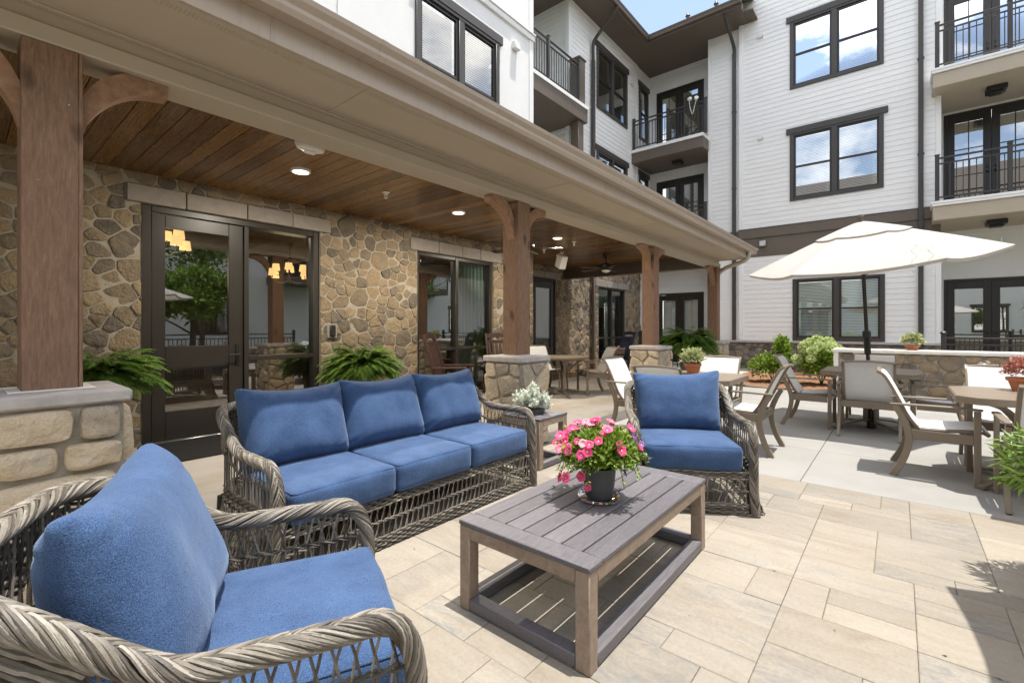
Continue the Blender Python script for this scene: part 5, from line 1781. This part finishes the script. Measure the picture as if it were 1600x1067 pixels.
# ---------------------------------------------------------------- umbrellas
def umbrella(label, loc, tilt, ctilt, rz, cr=1.42, zt=2.50, drop=.50, strings=True):
    t = thing('patio_umbrella', label, 'umbrella', loc, 0)
    M0 = Matrix.Rotation(tilt[0], 4, 'X') @ Matrix.Rotation(tilt[1], 4, 'Y')
    top = M0 @ Vector((0, 0, zt))
    M1 = Matrix.Translation(top) @ Matrix.Rotation(ctilt[0], 4, 'X') @ Matrix.Rotation(ctilt[1], 4, 'Y') @ Matrix.Rotation(rz, 4, 'Z') @ Matrix.Translation((0, 0, -zt))
    def mk(can=False):
        a = MB(); a.M = M1 if can else M0; return a
    a = mk(); a.tube([(0, 0, .06), (0, 0, zt - .02)], .0205, 12)
    a.build('pole', MAT['black_metal'], t)
    a = mk(); a.lathe([(.022, .92), (.034, .93), (.036, 1.12), (.044, 1.13), (.044, 1.20), (.024, 1.22)], 16)
    a.tube([(.03, -.0, 1.15), (.08, 0, 1.15), (.085, 0, 1.15), (.085, 0, 1.06), (.12, 0, 1.06)], .006, 6)
    a.build('crank', MAT['black_metal'], t)
    a = mk(True); a.lathe([(.03, zt), (.034, zt + .02), (.018, zt + .035), (.036, zt + .065), (.03, zt + .09), (.001, zt + .10)], 16)
    a.build('finial', MAT['brown_trim'], t)
    n = 6
    nv, nu = 14, 10
    a = mk(True)
    for k in range(n):
        a0, a1 = 2 * math.pi * k / n, 2 * math.pi * (k + 1) / n
        for f0, f1, lift, eave in ((.30, 1.0, 0, 1), (0.012, .37, .024, 0)):
            G = []
            for i in range(nv + 1):
                f = f0 + (f1 - f0) * i / nv
                row = []
                for j in range(nu + 1):
                    w = j / nu
                    x = (math.cos(a0) * (1 - w) + math.cos(a1) * w) * cr * f
                    y = (math.sin(a0) * (1 - w) + math.sin(a1) * w) * cr * f
                    sag = 4 * w * (1 - w)
                    z = zt - .01 - drop * f ** 1.12 - .05 * sag * f + lift * (1 - .3 * f) - (.0)
                    inn = 1 - .055 * sag * (f ** 3 if eave else 0)
                    row.append((x * inn, y * inn, z))
                G.append(row)
            a.grid(G)
            if eave:      # hem folded under
                e = G[-1]
                a.grid([e, [(x * .985, y * .985, z - .035) for x, y, z in e]])
    a.build('canopy', MAT['canopy'], t)
    a = mk(True)
    for k in range(n):
        an = 2 * math.pi * k / n
        c, s = math.cos(an), math.sin(an)
        a.tube([(c * f * cr, s * f * cr, zt - .03 - drop * f ** 1.12) for f in np.linspace(.03, .99, 10)], .008, 6)
        f = .52
        a.tube([(c * .03, s * .03, zt - .62), (c * f * cr, s * f * cr, zt - .035 - drop * f ** 1.12)], .007, 6)
    a.lathe([(.022, zt - .67), (.045, zt - .66), (.045, zt - .60), (.022, zt - .59)], 14)
    a.build('rib_frame', MAT['black_metal'], t)
    a = mk(); a.lathe([(.05, .0), (.05, .10), (.036, .11), (.034, .22), (.024, .23)], 20)
    a.build('base', MAT['black_metal'], t)
    if strings:
        a = MB()
        Z0 = 1.98
        for k, (dx, L) in enumerate(((-.02, .42), (.10, .38))):
            for i in range(int(L / .016)):
                zz = -i * .016
                bx = dx + .10 * (zz / L if k else .0) * -.2 + (.02 * math.sin(i * .9))
                a.lathe([(.001, .006), (.006, 0), (.001, -.006)], 6, (strings[0], strings[1] - bx, strings[2] + zz))
        a.build('tie_cord', MAT['sling'], t)
    return t
umbrella('cream market umbrella open over the taupe table beside the stone wall', (7.311, .262, 0), (-.043, .002), (-.052, -.161), .556, 1.33, 2.584, .493, strings=(-1.02, -.40, 2.12))
umbrella('cream market umbrella just outside the right edge, casting the shadow on the near pavers', (2.55, -1.70, 0), (0, 0), (0, 0), 0, 1.40, 2.46, .42, strings=None)
# ---------------------------------------------------------------- plants
def leaf_quad(mb, p, d, up, L, w, a, fold=.25):
    """pointed leaf of 6 faces' worth of outline: two folded halves"""
    p, d, up = np.asarray(p, float), np.asarray(d, float), np.asarray(up, float)
    d = d / (np.linalg.norm(d) + 1e-9)
    s = np.cross(d, up); s /= np.linalg.norm(s) + 1e-9
    n = np.cross(s, d)
    m = p + d * L * .45
    mb.add([p, p + d * L * .38 + s * w + n * w * fold, p + d * L - n * L * .10, p + d * L * .38 - s * w + n * w * fold, m], [(0, 4, 1), (1, 4, 2), (2, 4, 3), (3, 4, 0)], a)

def rdir(rg, zmin=-1.0):
    while True:
        v = rg.normal(size=3); v /= np.linalg.norm(v)
        if v[2] >= zmin: return v

def fern(label, loc, pot_h, size, nfr, seed, pot='charcoal'):
    t = thing('potted_fern', label, 'fern', loc, 0, 'big potted ferns along the porch')
    rg = np.random.default_rng(seed)
    a = MB(); a.lathe([(.13, 0), (.19, pot_h), (.205, pot_h), (.205, pot_h + .02), (.18, pot_h + .02), (.17, pot_h - .03), (.001, pot_h - .03)], 28)
    a.build('pot', MAT[pot], t)
    a = MB()
    for k in range(nfr):
        an = rg.uniform(0, 2 * math.pi)
        el = rg.uniform(.55, 1.5)
        L = size * rg.uniform(.75, 1.15)
        p = np.array([math.cos(an) * .05, math.sin(an) * .05, pot_h])
        d = np.array([math.cos(an) * math.cos(el), math.sin(an) * math.cos(el), math.sin(el)])
        steps = 24
        sh = rg.uniform(0, 1)
        out = np.array([math.cos(an), math.sin(an), 0])
        pts = [p.copy()]
        for i in range(steps):
            d = d + np.array([0, 0, -1]) * (.10 * (.35 + i / steps)) + out * .02
            d /= np.linalg.norm(d)
            p = p + d * L / steps
            pts.append(p.copy())
        a.tube(pts[::3], .0022, 3, .1, cap=False)
        side = np.cross(d, (0, 0, 1)); side = np.array([-math.sin(an), math.cos(an), 0])
        for i in range(2, steps + 1):
            f = i / steps
            ll = .10 * size / .55 * (math.sin(math.pi * min(1, f * .92 + .06)) ** .7) * rg.uniform(.85, 1.1)
            tang = pts[i] - pts[i - 1]; tang /= np.linalg.norm(tang)
            for s in (-1, 1):
                dd = side * s * .9 + tang * .45 + np.array([0, 0, -.25])
                leaf_quad(a, pts[i], dd, (0, 0, 1), ll, .0125 * size / .55, min(1, max(0, sh * .6 + rg.uniform(0, .4))), .2)
    a.build('foliage', MAT['fern'], t, smooth=False)
    return t
fern('potted fern left of the entrance door, partly behind the nearest timber post', (.84, 5.6, 0), .70, .50, 280, 1)
fern('lush green fern against the stone wall between the entrance door and the rocking chairs', (3.50, 5.55, 0), .62, .54, 300, 2)
fern('wide green fern on the ground between the third and fourth stone piers', (9.9, 3.42, 0), .80, .64, 280, 3)

def bush(mb, rg, c, r, n, L, w, mat=None, zmin=-.35, shell=.55, up=.4):
    c, r = np.array(c, float), np.array(r, float)
    for _ in range(n):
        v = rdir(rg, zmin)
        f = shell + (1 - shell) * rg.random()
        lump = .84 + .3 * noise.noise(Vector(v * 2.3 + c * 3))
        p = c + v * r * f * lump
        d = v * .8 + rdir(rg) * .7 + np.array([0, 0, up])
        leaf_quad(mb, p, d, rdir(rg) + np.array([0, 0, 1.2]), L * rg.uniform(.7, 1.25), w * rg.uniform(.7, 1.2), rg.random())

def flower(mb, hb, rg, c, d, r, a):
    c, d = np.array(c, float), np.array(d, float); d /= np.linalg.norm(d)
    s = np.cross(d, (0.3, .2, 1)); s /= np.linalg.norm(s); u = np.cross(d, s)
    n = 20
    ring = lambda rad, h, lob: [c + d * h + (s * math.cos(2 * math.pi * i / n) + u * math.sin(2 * math.pi * i / n)) * rad * (1 + lob * math.cos(10 * math.pi * i / n)) for i in range(n)]
    V = ring(r * .10, -r * .75, 0) + ring(r * .20, -r * .15, 0) + ring(r * .62, r * .12, .05)
    out = ring(r, r * .08, .10)
    out = [p + d * r * .10 * rg.uniform(-1, 1) for p in out]
    V += out
    F = [(k * n + i, k * n + (i + 1) % n, (k + 1) * n + (i + 1) % n, (k + 1) * n + i) for k in range(3) for i in range(n)]
    mb.add(V, F, a)
    hb.add(ring(r * .17, -r * .08, 0), [tuple(range(n))])

# petunias on the coffee table
t = thing('petunia_pot', 'charcoal pot of pink and purple petunias on the coffee table', 'potted flowers', (2.065, 1.155, .392))
a = MB(); a.lathe([(.058, .010), (.068, .024), (.077, .085), (.082, .145), (.086, .163), (.086, .168), (.079, .168), (.076, .145), (.001, .14)], 40)
a.build('pot', MAT['charcoal'], t)
a = MB(); a.lathe([(.001, .004), (.088, .004), (.099, .010), (.106, .024), (.109, .025), (.103, .008), (.09, .0015), (.001, .0015)], 40)
a.build('saucer', MAT['clear'], t)
rg = np.random.default_rng(4)
a = MB(); st_ = MB()
bush(a, rg, (0, 0, .235), (.215, .215, .135), 4600, .031, .009, zmin=-.45, shell=.35, up=.25)
trail = []
for k in range(34):
    an = rg.uniform(0, 2 * math.pi); r0 = .09
    dr = rg.uniform(.09, .20); dz = rg.uniform(-.14, .10)
    P = spline([(math.cos(an) * .05, math.sin(an) * .05, .19), (math.cos(an) * (r0 + dr * .4), math.sin(an) * (r0 + dr * .4), .26 + max(0, dz) * .5), (math.cos(an) * (r0 + dr * .8), math.sin(an) * (r0 + dr * .8), .23 + dz)], 14)
    st_.tube(P, .0022, 4, .5)
    for p in P[5:]:
        for q in range(2):
            leaf_quad(a, p, rdir(rg) + np.array([math.cos(an), math.sin(an), .3]), (0, 0, 1), rg.uniform(.016, .032), .006, rg.random())
    trail.append((P[-1], an))
a.build('foliage', MAT['leaf_b'] if 'leaf_b' in MAT else MAT['lime_leaf'], t, smooth=False)
st_.build('stems', MAT['stem'], t)
for k in range(66):
    if k < 50:
        v = rdir(rg, .02)
        p = np.array([0, 0, .25]) + v * np.array([.215, .215, .14]) * rg.uniform(.85, 1.08)
        d = v + np.array([-.35, -.45, .45]) + rdir(rg) * .4
    else:
        P, an = trail[k - 50]
        p = P; d = np.array([math.cos(an), math.sin(an), .25]) + np.array([-.2, -.25, 0])
    purple = (p @ np.array([.64, -.77, 0])) > .13 and rg.random() < .75
    col = rg.uniform(.93, 1.0) if purple else rg.random() ** 1.3 * .86
    fl, hb = MB(), MB()
    flower(fl, hb, rg, p, d, rg.uniform(.016, .027) * (.75 if purple else 1), col)
    o = fl.build('flower', MAT['petal'], t); hb.build('throat', MAT['petal_heart'], o)

# dusty miller on the side table
t = thing('silver_plant', 'silvery dusty miller plant on the side table beside the sofa', 'potted plant', (3.44, 2.62, .452))
a = MB(); a.lathe([(.10, 0), (.115, .035), (.115, .045), (.105, .042), (.001, .035)], 24); a.build('pot', MAT['charcoal'], t)
a = MB(); rg = np.random.default_rng(7)
for k in range(170):
    an = rg.uniform(0, 2 * math.pi); r_ = rg.uniform(0, .19)
    top = np.array([math.cos(an) * r_, math.sin(an) * r_, rg.uniform(.14, .27) - r_ * .5])
    base = np.array([top[0] * .4, top[1] * .4, .06])
    for q in range(30):
        f = rg.uniform(.15, 1.05)
        p = base + (top - base) * f
        leaf_quad(a, p, rdir(rg, -.2) + np.array([math.cos(an), math.sin(an), .8]) * .6, rdir(rg), rg.uniform(.022, .045), .0085, rg.random())
a.build('foliage', MAT['silver_leaf'], t, smooth=False)

def potplant(name, label, cat, loc, pr, ph, mat, potmat, r, n, L, seed, sq=.75):
    t = thing(name, label, cat, loc)
    a = MB(); a.lathe([(pr * .68, 0), (pr * .95, ph * .75), (pr * 1.08, ph * .76), (pr * 1.12, ph), (pr, ph), (pr * .95, ph * .8), (.001, ph * .8)], 24)
    a.build('pot', MAT[potmat], t)
    a = MB(); rg = np.random.default_rng(seed)
    bush(a, rg, (0, 0, ph + r * .45), (r, r, r * sq), n, L, L * .28, zmin=-.5, shell=.3)
    a.build('foliage', MAT[mat], t, smooth=False)
    return t
potplant('potted_succulent', 'pale green bushy plant in a terracotta pot on the table behind the rear armchair', 'potted plant', (5.42, 1.82, .72), .085, .12, 'pale_leaf', 'terracotta', .155, 900, .04, 3)
potplant('potted_sedum', 'reddish plant in a terracotta pot on the right-hand table', 'potted plant', (5.74, -.80, .72), .095, .11, 'red_leaf', 'terracotta', .15, 700, .035, 5)
potplant('potted_shrublet', 'small lime-green plant in a clay pot on the white wall cap', 'potted plant', (10.9, -.18, .85), .10, .09, 'pale_leaf', 'terracotta', .17, 700, .06, 6)

# marigold planter at the right edge
t = thing('marigold_planter', 'leafy planter with orange flowers cut off by the right edge', 'planter', (3.36, -.86, 0))
a = MB(); a.lathe([(.15, 0), (.20, .36), (.215, .37), (.215, .42), (.195, .42), (.19, .38), (.001, .38)], 28); a.build('planter_pot', MAT['charcoal'], t)
a = MB(); rg = np.random.default_rng(9)
bush(a, rg, (.0, .08, .58), (.38, .44, .25), 4200, .085, .010, zmin=-.6, shell=.35, up=.2)
a.build('foliage', MAT['leaf'], t, smooth=False)
for k in range(10):
    a = MB()
    v = rdir(rg, .0)
    c = np.array([.0, .06, .59]) + v * np.array([.36, .42, .25])
    for q in range(26):
        leaf_quad(a, c, rdir(rg) + v * .8, rdir(rg), .026, .010, rg.random())
    a.build('flower', MAT['orange'], t, smooth=False)

# shrubs in the mulch bed
t = thing('green_shrub', 'glossy green shrub in the mulch bed left of the hydrangea', 'shrub', (11.75, 2.18, .03))
a = MB(); rg = np.random.default_rng(12)
for k in range(9):
    an = k * .7; a.tube(spline([(0, 0, 0), (math.cos(an) * .1, math.sin(an) * .1, .25), (math.cos(an) * .25, math.sin(an) * .25, .5)], 8), .008, 5)
a.build('branches', MAT['stem'], t)
a = MB()
bush(a, rg, (0, .05, .34), (.50, .50, .36), 1500, .085, .024, zmin=-.6, shell=.3)
bush(a, rg, (.05, -.18, .68), (.22, .22, .42), 800, .085, .024, zmin=-.6, shell=.3)
a.build('foliage', MAT['lime_leaf'], t, smooth=False)
t = thing('hydrangea', 'hydrangea with pale lime-green flower heads in the mulch bed', 'shrub', (11.8, 1.27, .03))
a = MB(); rg = np.random.default_rng(13)
for k in range(9):
    an = k * .7; a.tube(spline([(0, 0, 0), (math.cos(an) * .1, math.sin(an) * .1, .25), (math.cos(an) * .25, math.sin(an) * .25, .6)], 8), .008, 5)
a.build('branches', MAT['stem'], t)
a = MB(); bush(a, rg, (0, 0, .40), (.46, .46, .42), 1700, .10, .03, zmin=-.6, shell=.3)
a.build('foliage', MAT['lime_leaf'], t, smooth=False)
for k in range(24):
    a = MB()
    v = rdir(rg, .05)
    c = np.array([0, 0, .48]) + v * np.array([.44, .44, .48])
    R_ = rg.uniform(.07, .11)
    for q in range(170):
        w = rdir(rg)
        leaf_quad(a, c + w * R_ * np.array([1, 1, .9]) * rg.uniform(.8, 1), w + rdir(rg) * .5, rdir(rg), .042, .02, rg.random())
    a.build('flower_head', MAT['hydrangea'], t, smooth=False)
t = thing('small_flowering_plant', 'small leafy plant on the ground by the navy rocking chair', 'plant', (11.3, 5.95, 0))
a = MB(); a.tube([(0, 0, 0), (.02, 0, .25)], .01, 5); a.build('stems', MAT['stem'], t)
a = MB(); bush(a, rg, (0, 0, .22), (.22, .22, .2), 350, .07, .02); a.build('foliage', MAT['lime_leaf'], t, smooth=False)

# ---------------------------------------------------------------- rocking chairs
def rocker(label, loc, rz, mat, group=None, cushion_=False):
    t = thing('rocking_chair', label, 'rocking chair', loc, rz, group)
    m = MAT[mat]
    hw = .27
    for s in (-1, 1):
        a = MB(); a.sweep([(s * hw, y, .02 + .16 * (y * y) / .45) for y in np.linspace(-.45, .62, 18)], (1, 0, 0), .035, .05)
        a.build('runner', m, t)
        a = MB(); a.sweep([(s * hw, -.24, .05), (s * hw, -.24, .62)], (1, 0, 0), .035, .05); a.build('front_leg', m, t)
        a = MB(); a.sweep(spline([(s * hw, .20, .04), (s * hw, .21, .40), (s * hw, .28, .75), (s * hw, .40, 1.14)], 16), (1, 0, 0), .035, .05); a.build('back_post', m, t)
        a = MB(); a.sweep([(s * (hw + .02), -.30, .635), (s * (hw + .02), .24, .625)], (1, 0, 0), .10, .025); a.build('armrest', m, t)
    a = MB()
    for k in range(7):
        y = -.28 + k * .072
        a.box(-hw + .02, hw - .02, y, y + .062, .40 - k * .008, .42 - k * .008, .004)
    a.box(-hw, hw, -.27, -.245, .33, .40, .004)
    a.box(-hw + .02, hw - .02, -.25, -.22, .18, .21, .004)
    a.build('seat', m, t)
    a = MB()
    f = lambda z: .225 + .17 * ((z - .42) / .72) ** 1.25
    for k in range(7):
        x = -hw + .055 + k * (2 * hw - .11) / 6
        a.sweep([(x, f(z), z) for z in np.linspace(.44, .98, 8)], (1, 0, 0), .044, .018)
    a.sweep([(-hw + .02, f(.98), .99), (hw - .02, f(.98), .99)], (0, 0, 1), .06, .025)
    a.sweep([(-hw + .02, f(.44), .44), (hw - .02, f(.44), .44)], (0, 0, 1), .06, .025)
    xs = np.linspace(-hw + .02, hw - .02, 13)
    a.sweep([(x, f(1.09), 1.085 + .03 * math.cos(x / hw * 1.5)) for x in xs], (0, .1, 1), .085, .025)
    a.build('backrest', m, t)
    if cushion_:
        p = thing('striped_cushion', 'striped cushion in red, navy and cream on the navy rocking chair', 'cushion', tuple(Vector(loc) + Matrix.Rotation(rz, 3, 'Z') @ Vector((0, .10, .58))), rz)
        a = MB(); a.M = Matrix.Rotation(R(-18), 4, 'X'); pillow(a, .21, .20, .07, 5, 16)
        a.build('cover', MAT['stripe'], p)
    return t
def face(dx, dy): return math.atan2(dx, -dy)
rocker('brown slatted rocking chair turned sideways in front of the big porch window', (5.10, 5.50, 0), face(.55, -.84), 'brown_chair', 'brown rocking chairs by the porch window')
rocker('brown slatted rocking chair half hidden behind the second timber post', (6.42, 5.50, 0), face(-.5, -.86), 'brown_chair', 'brown rocking chairs by the porch window')
rocker('navy blue rocking chair with a striped cushion beyond the third post', (10.97, 5.64, 0), face(-.75, .55), 'navy', None, True)

# ---------------------------------------------------------------- the far side of the courtyard (seen mirrored in the glass)
OB = thing('courtyard_building', 'white building across the courtyard, seen only as a reflection in the door glass', 'building', (0, -15, 0))
OY = -15
PO_ = Pl((0, OY, 0), (1, 0, 0), (0, 1, 0))
sd = MB()
wh = [(x, x + 1.9, z, z + 1.9) for x in (-6, 2, 7.6, 16, 25, 32) for z in (.9, 4.9, 8.1)]
holed_sheet(sd, PO_, -10, 38, 0, 11.4, 0, wh)
sd.quad((-10, OY, 0), (-10, OY - 9, 0), (-10, OY - 9, 11.4), (-10, OY, 11.4)); sd.quad((38, OY, 0), (38, OY - 9, 0), (38, OY - 9, 11.4), (38, OY, 11.4))
inv(sd.build('siding_wall', MAT['white_siding'], OB, smooth=False))
for h in wh: inv(dh_window(OB, PO_, h[0], h[1], h[2], h[3], blinds=False))
for x in (-3, 11.2, 20.5, 28.4):
    for zt in (4.1, 7.4):
        b = MB(); b.box(x, x + 3, OY, OY + 1.6, zt - .45, zt, .006); bal = inv(b.build('balcony', MAT['brown_trim'], OB))
        railing_mb((x + .05, OY + 1.55), (x + 2.95, OY + 1.55), zt, zt + 1.05, 1.5, .15).build('railing', MAT['rail_dark'], bal)
        d = MB(); d.box(x + .5, x + 2.4, OY + .015, OY + .05, zt + .02, zt + 2.4); d.build('door', MAT['door_dark'], bal)
rf = MB(); rf.add([(-11, OY + 1, 11.2), (39, OY + 1, 11.2), (39, OY - 7, 15.5), (-11, OY - 7, 15.5)], [(0, 1, 2, 3)]); inv(rf.build('roof', MAT['shingle'], OB, smooth=False))
OW = thing('courtyard_wing', 'shingle-roofed wing across the courtyard, mirrored in the upper right windows', 'building', (-14, 0, 0))
sd = MB()
PW = Pl((-14, 0, 0), (0, 1, 0), (1, 0, 0))
wh = [(y, y + 1.9, z, z + 1.9) for y in (-11, -6, -1, 4) for z in (.9, 4.9, 8.0)]
holed_sheet(sd, PW, -14, 9, 0, 10.6, 0, wh)
inv(sd.build('siding_wall', MAT['white_siding'], OW, smooth=False))
for h in wh: inv(dh_window(OW, PW, h[0], h[1], h[2], h[3], blinds=False))
rf = MB(); rf.add([(-13, -15, 10.4), (-13, 10, 10.4), (-22, 10, 15.2), (-22, -15, 15.2)], [(0, 1, 2, 3)]); inv(rf.build('roof', MAT['shingle'], OW, smooth=False))

def tree(label, loc, h, r, seed, n=2600):
    t = thing('courtyard_tree', label, 'tree', loc, 0, 'courtyard trees mirrored in the glass')
    rg = np.random.default_rng(seed)
    a = MB(); a.tube(spline([(0, 0, 0), (.05, 0, h * .3), (0, .08, h * .55), (.05, .05, h * .85)], 12), np.linspace(.12, .02, 12), 8)
    for k in range(8):
        an = rg.uniform(0, 6.28); z0 = h * rg.uniform(.3, .6)
        a.tube(spline([(0, 0, z0), (math.cos(an) * r * .4, math.sin(an) * r * .4, z0 + h * .12), (math.cos(an) * r * .8, math.sin(an) * r * .8, z0 + h * .2)], 8), np.linspace(.04, .01, 8), 6)
    a.build('trunk', MAT['bark'], t)
    a = MB()
    for k in range(16):
        v = rdir(rg, -.4)
        c = np.array([0, 0, h * .62]) + v * np.array([r * .7, r * .7, h * .28])
        bush(a, rg, c, (r * .42, r * .42, h * .13), n // 16, .20, .06, zmin=-1, shell=.2)
    a.build('crown', MAT['leaf'], t, smooth=False)
    return t
tree('leafy green courtyard tree mirrored in the upper door glass', (5.0, -5.7, 0), 3.4, 1.5, 1, 4200)
tree('tall green courtyard tree mirrored beside the leafy one', (7.0, -11.5, 0), 7.5, 2.2, 2)
tree('leafy courtyard tree mirrored in the big porch window', (17.5, -9.5, 0), 6.5, 2.2, 3)
fence((-2, -4.4), (7.8, -4.4), 'long black courtyard fence mirrored in the door glass')

t = thing('rail_spotlights', 'two small white clip-on spotlights with a dangling cable on the upper balcony rail', 'spotlights', (15.16, 4.98, 8.47))
for k, y in enumerate((.0, .22)):
    a = MB(); a.M = rotM((0, y, .10 + .05 * k), R(70), 0, R(70 if k else -60)); a.lathe([(.02, -.06), (.05, -.04), (.065, .05), (.06, .055), (.001, .04)], 14)
    a.build('lamp_head', MAT['white_plastic'], t)
a = MB(); a.tube(spline([(0, 0, .06), (-.06, .03, -.15), (-.06, .10, -.38), (-.06, .17, -.18), (0, .22, .08)], 24), .009, 6)
a.build('cable', MAT['white_plastic'], t)

a = MB(); rg = np.random.default_rng(77)
for k in range(46):
    p = (rg.uniform(1.2, 4.4), rg.uniform(-1.5, 2.9), .003)
    if 1.4 < p[0] < 2.8 and .8 < p[1] < 1.55: continue
    leaf_quad(a, p, (rg.normal(), rg.normal(), .05), (0, 0, 1), rg.uniform(.006, .02), rg.uniform(.002, .005), rg.random(), .1)
tag(a.build('fallen_leaves', MAT['bark'], smooth=False), 'tiny dry leaf scraps scattered over the pavers', 'debris', kind='stuff')
